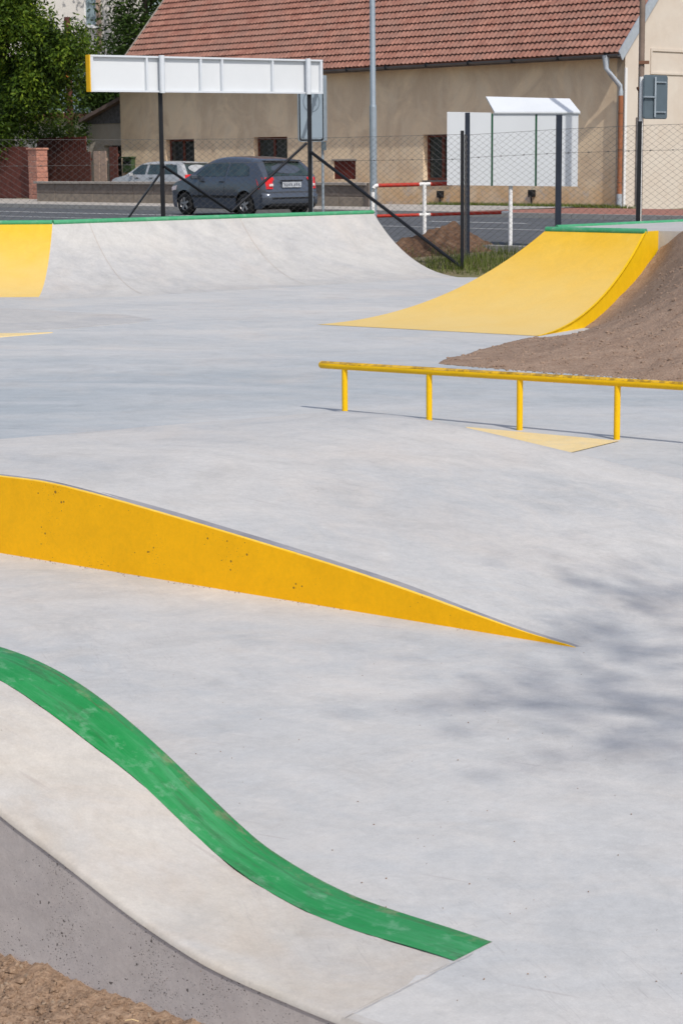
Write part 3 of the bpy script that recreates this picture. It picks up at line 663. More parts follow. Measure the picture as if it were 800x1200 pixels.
# ------------------------------------------------------------ bank of soil beside the yellow ramp
S0 = at_z(508, 428, 0); S0.z = 0; SE = (at_z(800, 449, 0) - S0); SE.z = 0; SE.normalize(); SG = V(-SE.y, SE.x, 0)
Bs = (V(BR.x, BR.y, 0) - S0); b_s, b_t = Bs.dot(SE), Bs.dot(SG)
Ts = (V(TR.x, TR.y, 0) - S0); t_s, t_t = Ts.dot(SE), Ts.dot(SG)
def bank_z(s, t):
    wall = interp(t, [(0, 0), (b_t, b_s), (t_t, t_s), (t_t + 9, t_s + (t_t + 9 - t_t) * (t_s - b_s) / (t_t - b_t))])
    ds = s - wall
    dw = t - b_t; Rr = 5.15; rampz = Rr - math.sqrt(max(0, Rr * Rr - dw * dw)) if dw > 0 else 0
    near = interp(t, [(0, -.02), (.25, .03), (b_t - .3, .015)]) if dw < -.3 else min(rampz, .95) - interp(dw, [(-.3, -.015), (.15, .02), (.5, .06), (1, .115), (2, .13), (2.6, .20), (2.95, .24), (3.25, .10), (3.45, .02), (9, -.02)])
    far = interp(t, [(0, -.02), (.25, .05), (1.0, .16), (2, .38), (3.2, .68), (4.4, .88), (t_t, .97), (t_t + 5, .97)])
    z = lerp(near, far, sm(ds / interp(t, [(b_t, 2.4), (t_t - .8, 1.3), (t_t + .3, .4)])))
    n_near = sm(ds / .5)
    if ds < 0: z -= (-ds) * (0.25 if t > b_t else 0.6) 
    n = noise.noise(V(s * .9, t * .9, 0)) * .05 + noise.noise(V(s * 3, t * 3, 2)) * .022 + noise.noise(V(s * 9, t * 9, 5)) * .012 + noise.noise(V(s * 23, t * 23, 8)) * .006
    return z + n * sm((z + .03) / .12) * lerp(.25, 1, n_near if t > b_t - .4 else 1)
rows = []
for i in range(230):
    t = -0.35 + i * 0.035
    rows.append([(lambda p, z: V(p.x, p.y, z))(S0 + SE * s + SG * t, bank_z(s, t)) for s in [-1.2 + j * 0.035 for j in range(200)]])
props(up_normals(MB().grid(rows).build('soil_bank', 'soil_bank', smooth=180)), kind='structure')
b = MB()
for i in range(4200):
    s = random.uniform(-.8, 4.5); t = random.random() ** 1.2 * 6; z = bank_z(s, t)
    if z < 0.012: continue
    p = S0 + SE * s + SG * t; clod(b, V(p.x, p.y, z), random.choice((.005, .007, .010, .014, .02)) * random.uniform(.6, 1.2))
for i in range(500):       # crumbs that rolled off the bank onto the slab
    s = random.uniform(.05, 4.5); t = -abs(random.gauss(0, .07)) * min(1, s) + .10; p = S0 + SE * s + SG * t; clod(b, V(p.x, p.y, max(.003, bank_z(s, t))), random.choice((.005, .007, .010, .014)))
props(b.build('bank_clods', 'soil_bank', fix=False), 'loose clods and stones scattered over the dirt bank', 'clods', kind='stuff')

# ------------------------------------------------------------ soil heap and grass behind the fence corner
hp = at_z(522, 303, 0.14)
def heap_z(x, y):
    a = (V(x, y, 0) - V(hp.x, hp.y, 0)); u = a.x + .0; v = a.y
    z = 0
    for cx, cy, sx, sy, h in ((0.15, .3, .36, .5, .37), (-.35, .35, .42, .5, .22), (.6, .3, .35, .45, .12), (-.75, .3, .25, .4, .12)):
        z += h * math.exp(-((u - cx) / sx) ** 2 - ((v - cy) / sy) ** 2)
    return z * (1 + .35 * noise.noise(V(x * 5, y * 5, 0))) + .03 * noise.noise(V(x * 13, y * 13, 3)) * min(1, z * 8)
def gz(p): 
    y = (p - HO).dot(hy); return interp(y, [(-25.6, -0.16), (-24.8, -0.04), (-24.45, 0.01), (-23.9, 0.12), (-23.0, 0.25), (-22.5, 0.27)])
rows = []
for i in range(70):
    row = []
    for j in range(100):
        x = hp.x - 1.5 + j * .03; y = hp.y - .9 + i * .035; h = heap_z(x, y); p = V(x, y, 0); row.append(V(x, y, gz(p) + h - .02 - (0.03 if h < .02 else 0)))
    rows.append(row)
props(up_normals(MB().grid(rows).build('soil_heap', 'soil_heap', smooth=180)), 'small dark brown heap of soil between the two ramps behind the mesh fence', 'soil heap')
b = MB(); b.tint = []
def blade(p, h, tint, wd=.006):
    a = random.uniform(0, 6.28); d = V(math.cos(a), math.sin(a), 0); o = V(-d.y, d.x, 0) * wd; ln = random.uniform(.2, .7) * h
    b.face([p - o, p + o, p + d * ln + V(0, 0, h)]); b.tint.append(tint)
for i in range(9000):
    x = random.uniform(hp.x - 1.6, hp.x + 3.2); y = random.uniform(29.9, 33.2); p = V(x, y, 0); z = gz(p)
    if z < .015 or heap_z(x, y) > .10: continue
    dens = noise.noise(V(x * 1.3, y * 1.3, 0)) + (.35 if x > hp.x - .4 else -.2)
    if dens < -.02 or y > 32.3: 
        if random.random() < .85: continue
    blade(V(x, y, z + heap_z(x, y) * .9), random.uniform(.04, .14) * (1 + max(0, dens)), random.random() * .8)
for i in range(5000):
    xx = random.uniform(-4, 3); yy = random.uniform(-4.6, -3.0) ; p = hw(xx, yy, interp(yy, [(-4.4, .415), (-2, .28)])); blade(p, random.uniform(.04, .14), random.random() * .7, .012)
props(b.build('grass', 'grass_blade', fix=False), 'tufts of rough green grass', 'grass', kind='stuff')

# ------------------------------------------------------------ chain link fence with posts and braces
fpts = {}
FA = at_d(190, 193, 31.2); FB = at_d(363, 178, 33.3); FC_ = at_d(541, 323, 31.2); FD = at_d(547, 308, 32.0); FE = at_d(654, 200, 31); FG = at_d(748, 200, 30)
dL = (FB - FA); dL.z = 0
FZ = at_d(35, 200, 29.6); FY = FZ + V(-6, .3, 0); FR = FG + (FG - FE) * 1.6
fence = thing('mesh_fence', 'wire mesh fence on black steel posts running behind the ramps', 'fence', (FC_.x, FC_.y, 0), 0)
def wire_panel(A, B, z0A, z0B, z1A, z1B, b, bt):
    A = V(A.x, A.y, 0); B = V(B.x, B.y, 0); L = (B - A).length; d = (B - A) / L; nrm = V(-d.y, d.x, 0); px = .072; pz = .045; r = .0027
    nx = int(L / px)
    for k_ in range(nx):
        x0 = L * k_ / nx; x1 = L * (k_ + 1) / nx; xc = (x0 + x1) / 2; za, zb = lerp(z0A, z0B, xc / L), lerp(z1A, z1B, xc / L)
        n_ = int((zb - za) / pz); prev = None
        for i in range(n_ + 1):
            side_ = (i + k_) % 2; x = x0 if side_ == 0 else x1
            z = za + (zb - za) * i / n_; c = A + d * x + V(0, 0, z) + nrm * (.002 if side_ else -.002)
            ring = [c + d * r * 1.1, c + nrm * r - d * r * .6, c - nrm * r - d * r * .6]
            i0 = len(b.v); b.v += ring
            if prev is not None:
                for q in range(3): b.f.append((prev + q, prev + (q + 1) % 3, i0 + (q + 1) % 3, i0 + q))
            prev = i0
    for t in (1.0, 0.82 if z1A > 2 else .8):
        bt.tube([A + V(0, 0, lerp(z0A, z1A, t)), B + V(0, 0, lerp(z0B, z1B, t))], .0028, 5)
        nk = int(L / .36)
        for i in range(nk):
            if t < 1:
                c = A + d * (L * (i + .5) / nk) + V(0, 0, lerp(lerp(z0A, z1A, t), lerp(z0B, z1B, t), (i + .5) / nk)); bt.tube([c - d * .012, c + d * .012], .009, 5)
b = MB(); bt = MB()
zA = at_d(190, 163.5, 31.2).z; zB = at_d(363, 162, 33.3).z; zC = at_d(541, 157.5, 31.2).z; zE = at_d(654, 151.5, 31).z; zG = at_d(748, 147, 30).z
wire_panel(FY, FZ, .0, .0, zA, zA, b, bt); wire_panel(FZ, FA, .0, .0, zA, zA, b, bt); wire_panel(FA, FB, 0, .05, zA, zB, b, bt); wire_panel(FB, FC_, .05, .06, zB, zC, b, bt)
wire_panel(FD, FE, .17, .2, zC, zE, b, bt); wire_panel(FE, FG, .2, .2, zE, zG, b, bt); wire_panel(FG, FR, .2, .2, zG, zG + .02, b, bt)
wire_panel(FC_, FD, .05, .17, zC, zC, b, bt)
b.build('wire_mesh', 'mesh_wire', fence, world=True, kind='stuff', fix=False)
bt.build('tension_wire', 'mesh_wire', fence, world=True)
PW = .052
def post(p, zt_, wd=PW, z0=-.1, mat='black_steel', lab=None):
    o = MB().box((p.x, p.y, (z0 + zt_) / 2), (wd, wd, zt_ - z0)).build('post', mat, fence, world=True, bevel=.003)
    if lab: o['label'] = lab
    return o
post(FA, at_d(190, 107, 31.2).z, .066); post(FB, at_d(363, 109, 33.3).z, .07)
post(FY, zA + .02)
post(FC_, at_d(541, 153, 31.2).z, .052)
post(FD, at_d(547, 132, 32).z, .075, mat='navy_steel', lab='taller dark blue corner post')
post(FE, at_d(654, 134.5, 31).z, .088, mat='navy_steel', lab='thick dark blue post in front of the white board')
post(FG, at_d(748, 142, 30).z, .062)
post(FR, zG + .05)
def brace(x0, y0, A, x1, y1, B, mat, wd=.045, off=.03):
    p = at_plane(x0, y0, A, dL.cross(V(0, 0, 1))) if A is None else at_d(x0, y0, A); q = at_d(x1, y1, B)
    MB().tube([p, q], wd / 2, 10).build('brace', mat, fence, world=True, smooth=50)
brace(191, 194, 31.15, 271, 248, 32.15, 'black_steel'); brace(359, 168, 33.2, 271, 248, 32.15, 'black_steel')
brace(188, 203, 31.25, 150, 256, 32, 'grey_brace_steel', .036)
brace(364, 178, 33.25, 540, 313, 31.15, 'black_steel', .055)

# ------------------------------------------------------------ billboard seen from behind
bb = thing('billboard', 'long white billboard seen from behind, held up on two black posts above the quarter pipe', 'billboard', (FA.x, FA.y, 0), 0)
BD = lambda x: 1 / lerp(1 / 30.2, 1 / 33.4, (x - 106) / (379 - 106))
def bpt(x, y): return at_d(x, y, BD(x))
bl0, bl1, br0, br1 = bpt(106, 64), bpt(107, 107.5), bpt(378, 70), bpt(379.5, 110)
bd = (br0 - bl0); bd.z = 0; BLn = bd.length; bd.normalize(); bn = V(bd.y, -bd.x, 0)  # bn points to the camera
o0 = V(bl0.x, bl0.y, 0)
def bz(s, top): return lerp(bl0.z, br0.z, s / BLn) if top else lerp(bl1.z, br1.z, s / BLn)
def bp(s, f, dn): p = o0 + bd * s + bn * dn; return V(p.x, p.y, lerp(bz(s, False), bz(s, True), f))
def bs(x): P = at_plane(x, 90, o0, bn); return (V(P.x, P.y, 0) - o0).dot(bd)
cuts = [0, bs(173), bs(188.5), bs(236), bs(261), bs(320), bs(359.5), BLn]
names = {2: 'sleeve', 6: 'sleeve'}
for a, c in zip(cuts, cuts[1:]):
    MB().prism([bp(a + .004, .03, -.05), bp(c - .004, .03, -.05), bp(c - .004, .97, -.05), bp(a + .004, .97, -.05)], bn * -.02).build('panel', 'white_panel', bb, world=True)
for i, s in enumerate(cuts):
    if i in names:
        MB().tube([bp(s, -.02, .035), bp(s, 1.02, .035)], .043, 14).build('post_sleeve', 'white_frame', bb, world=True, smooth=50)
    else:
        wd = .05 if i in (0, 7) else .035
        s_ = min(max(s, wd / 2), BLn - wd / 2)
        MB().prism([bp(s_ - wd / 2, 0.05, 0), bp(s_ + wd / 2, 0.05, 0), bp(s_ + wd / 2, .95, 0), bp(s_ - wd / 2, .95, 0)], bn * -.05).build('rib', 'white_frame', bb, world=True)
for f0, f1 in ((0, .05), (.95, 1)):
    MB().prism([bp(0, f0, .003), bp(BLn, f0, .003), bp(BLn, f1, .003), bp(0, f1, .003)], bn * -.07).build('frame_rail', 'white_frame', bb, world=True)
MB().prism([bp(-.022, 0, .0), bp(-.002, 0, .0), bp(-.002, 1, .0), bp(-.022, 1, .0)], bn * -.09).build('end_trim', 'yellow_trim', bb, world=True, label='yellow end strip')

# ------------------------------------------------------------ white notice board with a hood
nb = thing('notice_board', 'tall white notice board of three sheets with a slanted white hood beyond the fence', 'notice board', tuple(V(*at_d(597, 292, 33.5).xy, .27)), 0)
nd = V(1, -.12, 0).normalized(); nn = V(nd.y, -nd.x, 0); n0 = at_d(523.5, 131, 33.6); n0z0 = at_d(523.5, 217, 33.6).z; n0z1 = n0.z; n00 = V(n0.x, n0.y, 0)
def npt(x, y): return at_plane(x, y, n00, nn)
for a, c in ((523.5, 575), (577.5, 626.5), (629, 677)):
    l, r = npt(a, 150), npt(c, 150); zl0, zl1, zr0, zr1 = npt(a, lerp(217, 218.5, (a-523)/154)).z, npt(a, lerp(131, 134, (a-523)/154)).z, npt(c, lerp(217, 218.5, (c-523)/154)).z, npt(c, lerp(131, 134, (c-523)/154)).z
    MB().prism([V(l.x, l.y, zl0), V(r.x, r.y, zr0), V(r.x, r.y, zr1), V(l.x, l.y, zl1)], nn * -.03).build('board_panel', 'white_panel', nb, world=True)
for x in (576.2, 627.8):
    p = npt(x, 150) - nn * .018; MB().box((p.x, p.y, (npt(x, 133).z + npt(x, 218).z) / 2), (.045, .02, npt(x, 133).z - npt(x, 218).z), (nd, nn, V(0, 0, 1))).build('channel', 'green_channel', nb, world=True)
hp_ = [npt(580, 132.5), npt(677.5, 134), npt(679.5, 130), npt(580, 129)]
hd = nn * -.22
def hq(x, y, d): return at_plane(x, y, n00 - nn * d, nn)
b = MB(); lo = [hq(579, 131, -.03), hq(679.5, 131, -.03)]; hi = [hq(569, 113, .42), hq(667, 115.5, .42)]
b.prism([lo[0], lo[1], hi[1], hi[0]], (0, 0, -.025)); b.build('hood', 'white_panel', nb, world=True)
b = MB(); b.prism([npt(578, 134) + nn * .01, npt(679, 134) + nn * .01, npt(679.5, 130.5) + nn * .01, npt(579, 130.5) + nn * .01], nn * -.05); b.build('hood_rail', 'white_frame', nb, world=True)
b = MB(); b.face([lo[1], hi[1], npt(676, 134)]); b.build('hood_gusset', 'white_frame', nb, world=True)
pp = at_d(597.5, 292, 33.55)
MB().tube([V(pp.x, pp.y, .2), V(pp.x, pp.y, n0z1 - .1)], .034, 12).build('post', 'white_post', nb, world=True, smooth=50)

# ------------------------------------------------------------ red and white barrier
bar_ = thing('pipe_barrier', 'red and white striped pipe barrier beside the road', 'barrier', (0.62, 34, .3), 0)
def bq(x, y): 
    return at_plane(x, y, V(.62, 34, 0), V(.07, -1, 0))
TZ = lambda x: lerp(217.5, 213.2, (x - 440) / 160); LZ = lambda x: lerp(253.2, 249, (x - 442) / 150)
def tube_between(x0, x1, fy, mat, name, r=.034):
    MB().tube([bq(x0, fy(x0)), bq(x1, fy(x1))], r, 12).build(name, mat, bar_, world=True, smooth=50)
for x0, x1, m_ in ((443, 491, 'red_band'), (491, 504, 'white_post'), (504, 560, 'red_band'), (560, 600, 'white_post')): tube_between(x0, x1, TZ, m_, 'top_rail')
for x0, x1, m_ in ((441.5, 491, 'red_band'), (491, 504, 'white_post'), (504, 587, 'red_band'), (587, 599, 'white_post')): tube_between(x0, x1, LZ, m_, 'lower_rail', .028)
p = bq(443, TZ(443)); q = bq(436.5, 225)
MB().tube([V(q.x, q.y, .2), q, bq(437.5, 220.5), bq(439.5, 218), p], .034, 12).build('post', 'white_post', bar_, world=True, smooth=60)
for x in (497,): q = bq(x, TZ(x)); MB().tube([V(q.x, q.y, .2), q], .034, 12).build('post', 'white_post', bar_, world=True, smooth=60)

# ------------------------------------------------------------ lamp post, road signs
p = at_d(437.5, 230, 37); lp = thing('lamp_post', 'tall slim galvanised street lamp pole behind the quarter pipe', 'lamp post', (p.x, p.y, .3), 0)
MB().tube([V(p.x, p.y, .2), V(p.x, p.y, at_d(436, 125, 37).z)], .066, 16).build('lower_pole', 'galvanised', lp, world=True, smooth=50)
MB().tube([V(p.x, p.y, at_d(436, 125, 37).z - .01), V(p.x, p.y, at_d(436, 122, 37).z), V(p.x, p.y, 7.5)], [.066, .052, .046], 16).build('upper_pole', 'galvanised', lp, world=True, smooth=50)
MB().tube([V(p.x, p.y, 7.5), V(p.x + .1, p.y + .1, 7.7), V(p.x + .9, p.y + .9, 7.85)], [.046, .04, .035], 10).build('arm', 'galvanised', lp, world=True, smooth=50)
MB().box((p.x + 1.1, p.y + 1.1, 7.85), (.6, .25, .12), (V(.707, .707, 0), V(-.707, .707, 0), V(0, 0, 1))).build('lamp_head', 'galvanised', lp, world=True, bevel=.03)

D1 = 37; c = at_d(364.5, 130, D1); sdir = V(.80, .60, 0); sn = V(.60, -.80, 0)
zs = thing('zone_sign', 'tall grey road sign with a crossed out circle, partly behind the billboard', 'road sign', (c.x, c.y, .3), 0)
def zq(u, z, dn=0): p = V(c.x, c.y, 0) + sdir * u + sn * dn; return V(p.x, p.y, z)
zb_, zt_ = at_d(364, 166, D1).z, at_d(364, 88, D1).z; hwid = .29
def rrect(cx, cz, w_, h_, r, dn, n=5):
    out = []
    for sx, sz, a0 in ((1, 1, 0), (-1, 1, 90), (-1, -1, 180), (1, -1, 270)):
        for i in range(n + 1):
            a = R(a0 + 90 * i / n); out.append(zq(cx + sx * (w_ - r) + r * math.cos(a), cz + sz * (h_ - r) + r * math.sin(a), dn))
    return out
cz = (zb_ + zt_) / 2; hh = (zt_ - zb_) / 2
MB().prism(rrect(0, cz, hwid, hh, .05, 0), sn * -.02).build('backing', 'galvanised', zs, world=True)
MB().prism(rrect(0, cz, hwid - .014, hh - .014, .045, .004), sn * -.002).build('border', 'sign_black', zs, world=True)
MB().prism(rrect(0, cz, hwid - .042, hh - .042, .04, .008), sn * -.002).build('face', 'road_sign_face', zs, world=True)
b = MB(); cc = cz + .12
for i in range(36):
    a, a2 = R(i * 10), R(i * 10 + 10)
    b.face([zq(.19 * math.cos(a), cc + .19 * math.sin(a), .0115), zq(.19 * math.cos(a2), cc + .19 * math.sin(a2), .0115), zq(.172 * math.cos(a2), cc + .172 * math.sin(a2), .0115), zq(.172 * math.cos(a), cc + .172 * math.sin(a), .0115)])
for (u0, u1, z0, z1) in ((-.09, -.01, -.07, -.055), (-.09, -.01, .055, .07), (-.025, -.01, -.07, .07), (-.09, -.03, -.008, .008), (.02, .035, -.07, .07), (.085, .10, -.07, .07), (.02, .1, .055, .07), (.02, .1, -.07, -.055)):
    b.face([zq(u0, cc + z0, .0115), zq(u1, cc + z0, .0115), zq(u1, cc + z1, .0115), zq(u0, cc + z1, .0115)])
b.build('ring', 'road_sign_print', zs, world=True)
b = MB(); b.face([zq(-.235, zb_ + .08, .014), zq(-.17, zb_ + .06, .014), zq(.235, zt_ - .15, .014), zq(.17, zt_ - .1, .014)]); b.build('diagonal_bar', 'road_sign_print', zs, world=True)
MB().tube([zq(.02, .2, -.05), zq(.02, zt_, -.05)], .032, 12).build('pole', 'galvanised', zs, world=True, smooth=50)
p = at_d(382, 88, 37.6); q = at_d(382, 165, 37.6)
s2 = thing('edge_on_sign', 'narrow pale road sign seen almost edge on behind the zone sign', 'road sign', (p.x - .1, p.y + .1, .3), 0)
MB().box((p.x - .04, p.y + .03, (p.z + q.z) / 2), (.16, .02, p.z - q.z), (V(.5, .87, 0), V(-.87, .5, 0), V(0, 0, 1))).build('sign_plate', 'galvanised', s2, world=True)
MB().tube([V(p.x - .08, p.y + .06, .2), V(p.x - .08, p.y + .06, p.z)], .025, 10).build('pole', 'galvanised', s2, world=True, smooth=50)
MB().box((at_d(380, 171, 37.6)), (.07, .04, .16)).build('clamp', 'sign_back', s2, world=True)

p = at_d(750.5, 130, 30.6); rs_ = thing('road_sign', 'rounded grey road sign seen from the back on a tall pale pole at the right', 'road sign', (p.x, p.y, .28), 0)
MB().tube([V(p.x, p.y, .1), V(p.x, p.y, at_d(750, 90, 30.6).z)], .030, 12).build('pole', 'white_post', rs_, world=True, smooth=50)
up_ = thing('utility_pole', 'slender weathered pole rising beyond the top of the picture at the right', 'pole', tuple(V(*at_d(751, 200, 31.6).xy, .28)), 0)
q = at_d(751.3, 60, 31.6)
MB().tube([V(q.x, q.y, .1), V(q.x, q.y, 6.5)], [.05, .042], 12).build('shaft', 'pole_wood', up_, world=True, smooth=50)
z = at_d(751, 104, 31.5).z
MB().tube([V(q.x, q.y - .02, z - .07), V(q.x, q.y - .02, z), V(q.x, q.y - .02, z + .03)], [.03, .075, .075], 10).build('bracket', 'rust', up_, world=True)
MB().box((q.x + .03, q.y - .05, at_d(751, 73, 31.5).z), (.16, .04, .05)).build('clamp', 'rust', up_, world=True)
s0_, s1_ = at_d(753.5, 113, 30.5), at_d(781.5, 113, 30.9)
sd_ = (s1_ - s0_); sd_.z = 0; wS = sd_.length; sd_.normalize(); sn_ = V(sd_.y, -sd_.x, 0); zt0, zb0 = at_d(767, 88, 30.7).z, at_d(767, 139.5, 30.7).z
def rr(w0, w1, z0, z1, r, dn):
    out = []
    for sx, sz, a0 in ((w1 - r, z1 - r, 0), (w0 + r, z1 - r, 90), (w0 + r, z0 + r, 180), (w1 - r, z0 + r, 270)):
        for i in range(6): a = R(a0 + 18 * i); out.append(V(s0_.x, s0_.y, 0) + sd_ * (sx + r * math.cos(a)) + V(0, 0, sz + r * math.sin(a)) + sn_ * dn)
    return out
MB().prism(rr(0, wS, zb0, zt0, .045, 0), sn_ * -.012).build('plate', 'sign_back', rs_, world=True, bevel=.003)
MB().prism(rr(.012, wS - .012, zb0 + .012, zt0 - .012, .036, .006), sn_ * -.004).build('inner_sheet', 'sign_back', rs_, world=True)
def sp_(u, z, dn): return V(s0_.x, s0_.y, 0) + sd_ * u + V(0, 0, z) + sn_ * dn
MB().bar(sp_(wS * .42, zb0 + .03, .03), sp_(wS * .42, zt0 - .03, .03), .025, .03).build('stiffener', 'galvanised', rs_, world=True)
for f in (.16, .84): MB().bar(sp_(wS * .4, lerp(zb0, zt0, f), .022), sp_(wS * .88, lerp(zb0, zt0, f), .022), .018, .018).build('bracket', 'galvanised', rs_, world=True)
MB().bar(sp_(-.04, lerp(zb0, zt0, .5), .035), sp_(wS * .42, lerp(zb0, zt0, .5), .035), .022, .022).build('bracket', 'galvanised', rs_, world=True)

# ------------------------------------------------------------ farm house
house = thing('farm_house', 'long beige plastered house with a red tiled roof and brown windows behind the road', 'house', (HC.x, HC.y, 0), HANG)
HL = -24.25; EZ = 4.72; PIT = math.tan(R(48)); HDEP = 9.2
def wall_holes(b, x0, x1, z0, z1, holes, depth=.28):
    xs_ = sorted({x0, x1, *[h[0] for h in holes], *[h[1] for h in holes]}); zs_ = sorted({z0, z1, *[h[2] for h in holes], *[h[3] for h in holes]})
    for a, c in zip(xs_, xs_[1:]):
        for d, e in zip(zs_, zs_[1:]):
            mx_, mz = (a + c) / 2, (d + e) / 2
            if any(h[0] < mx_ < h[1] and h[2] < mz < h[3] for h in holes): continue
            b.face([V(a, 0, d), V(c, 0, d), V(c, 0, e), V(a, 0, e)])
    for h in holes:
        a, c, d, e = h
        b.face([V(a, 0, d), V(a, depth, d), V(a, depth, e), V(a, 0, e)]); b.face([V(c, 0, d), V(c, depth, d), V(c, depth, e), V(c, 0, e)])
        b.face([V(a, 0, d), V(c, 0, d), V(c, depth, d), V(a, depth, d)]); b.face([V(a, 0, e), V(c, 0, e), V(c, depth, e), V(a, depth, e)])
def ho(x0, x1, yt, yb): a = hpx(x0, yt); c = hpx(x1, yb); return (a[0], c[0], c[1], a[1])
W1 = (hpx(194, 163)[0], hpx(227.5, 163)[0], hpx(210, 204)[1], hpx(210, 163)[1])
W2 = (hpx(297, 160.5)[0], hpx(336.5, 160.5)[0], hpx(316, 200)[1], hpx(316, 160.5)[1])
W3 = (hpx(495.5, 157.5)[0], hpx(533, 157.5)[0], hpx(510, 211.5)[1], hpx(510, 157.5)[1])
HT = (hpx(390.5, 188)[0], hpx(416.5, 188)[0], hpx(403, 210)[1], hpx(403, 188)[1])
b = MB(); wall_holes(b, HL, 0, -.1, EZ + .1, [W1, W2, W3, HT], .3)
b.build('front_wall', 'plaster_front', house, fix=False)
b = MB(); yr = HDEP / 2; zr = EZ + .2 + (yr + .42) * PIT - .5
b.prism([V(0.012, 0, -.1), V(0.012, HDEP, -.1), V(0.012, HDEP, EZ + .1), V(0.012, yr, EZ + .1 + yr * PIT), V(0.012, 0, EZ + .1)], (-.3, 0, 0)); b.build('gable_wall', 'plaster_gable', house, label='pale cream gable wall')
b = MB(); b.prism([V(HL, 0.002, -.1), V(HL, HDEP, -.1), V(HL, HDEP, EZ + .1), V(HL, yr, EZ + .1 + yr * PIT), V(HL, 0.002, EZ + .1)], (.3, 0, 0)); b.build('gable_wall', 'plaster_front', house)
b = MB(); b.bx(HL, -.3, HDEP - .3, HDEP, -.1, EZ); b.build('rear_wall', 'plaster_front', house)
def window(a, c, d, e, mull, curtain=False, y=.2):
    f = MB(); t = .085
    f.bx(a, a + t, y, y + .07, d, e); f.bx(c - t, c, y, y + .07, d, e); f.bx(a + t, c - t, y, y + .07, d, d + t); f.bx(a + t, c - t, y, y + .07, e - t, e)
    n = mull
    for i in range(1, n): xm = lerp(a, c, i / n); f.bx(xm - .05, xm + .05, y - .005, y + .07, d + t, e - t)
    w_ = f.build('window', 'window_brown', house)
    for i in range(n):
        xa = lerp(a, c, i / n) + .05; xb = lerp(a, c, (i + 1) / n) - .05
        g = MB(); g.bx(xa, xb, y + .03, y + .036, d + t, e - t); g.build('pane', 'window_glass', w_)
    s_ = MB(); s_.bx(a + .005, c - .005, -.06, y, d - .04, d + .003); s_.build('sill', 'gutter_metal', w_)
    cu = MB(); rows_ = []
    for i in range(33): xx = lerp(a, c, i / 32); rows_.append([V(xx, y + .14 + .02 * math.sin(i * 1.4), d), V(xx, y + .14 + .02 * math.sin(i * 1.4), e)])
    if curtain: cu.grid(rows_[:24] if curtain == 2 else rows_[6:]); cu.build('curtain', 'curtain', w_, smooth=180)
    r_ = MB(); r_.bx(a - .1, c + .1, 1.2, 1.25, d - .2, e + .2); r_.build('room', 'room_dark', w_)
window(*W1, 2, 1); window(*W2, 2, 1); window(*W3, 2, 2)
b = MB(); b.bx(HT[0], HT[1], .05, .1, HT[2], HT[3]); b.build('hatch', 'hatch_red', house)
b = MB(); b.bx(HT[0] - .06, HT[1] + .06, -.03, .04, HT[3] - .002, HT[3] + .05); b.build('hatch_hood', 'wall_cap', house)
for x, y in ((517.5, 228), (624.5, 227)):
    a = hpx(x, y); v_ = MB().bx(a[0] - .10, a[0] + .10, -.16, -.0, a[1] - .1, a[1] + .12).build('vent_box', 'sign_black', house, bevel=.02)
    MB().tube([V(a[0], -.1, a[1] - .1), V(a[0], -.08, a[1] - .34)], .03, 8).build('vent_pipe', 'sign_black', v_)
a = hpx(154, 193); mbx = thing('mailbox', 'small green mailbox on the house wall above the low block wall', 'mailbox', tuple(hw(a[0], -.01, a[1] - .25)), HANG)
MB().bx(-.28, .28, -.2, 0, -.05, .5).build('box', 'mailbox_green', mbx, bevel=.03); MB().bx(-.24, .24, -.22, -.201, .3, .38).build('flap', 'sign_black', mbx); MB().bx(-.32, .32, -.26, 0, .501, .55).build('lid', 'mailbox_green', mbx)
# roof
ry0 = -.45; rz0 = EZ
def rf(x, l, h=0): # l along slope from eave, h above plane
    cs, sn__ = math.cos(R(48)), math.sin(R(48)); return V(x, ry0 + l * cs - h * sn__, rz0 + l * sn__ + h * cs)
RL = (yr - ry0) / math.cos(R(48)); RX0 = HL - .02; RX1 = .16
b = MB(); b.prism([rf(RX0, 0.03, -.02), rf(RX1 - .02, .03, -.02), rf(RX1 - .02, RL, -.02), rf(RX0, RL, -.02)], V(0, .05, -.10)); 
mir = lambda p: V(p.x, 2 * yr - p.y, p.z)
b.prism([mir(rf(RX0, 0.03, -.02)), mir(rf(RX1 - .02, .03, -.02)), mir(rf(RX1 - .02, RL, -.02)), mir(rf(RX0, RL, -.02))], V(0, -.05, -.10)); roof = b.build('roof', 'roof_tile', house)
TWD = .185; TEX = .305; TLn = .37
def tile_geo():
    vs, fs = [], []; cs, sn__ = math.cos(R(48)), math.sin(R(48)); n = 7
    for r_, (l, h0) in enumerate(((0, .072), (TLn, .012))):
        for i in range(n):
            u = i / (n - 1); h = h0 + (.034 * math.sin(math.pi * min(1, u / .62)) if u < .62 else -.008 * math.sin(math.pi * (u - .62) / .38)); h += 0
            xx = u * (TWD + .004); vs.append(V(xx, l * cs - h * sn__, l * sn__ + h * cs))
    for r_ in range(1):
        for i in range(n - 1): k_ = r_ * n + i; fs.append((k_, k_ + 1, k_ + 1 + n, k_ + n))
    return vs, fs
tv, tf = tile_geo(); tme = bpy.data.meshes.new('roof_tile'); tme.from_pydata([tuple(v) for v in tv], [], tf); tme.materials.append(MATS['roof_tile']); tme.update()
if tme.polygons[2].normal.z < 0: tme.flip_normals()
ncol = int((RX1 - RX0) / TWD); nrow = int(RL / TEX); tb = MB()
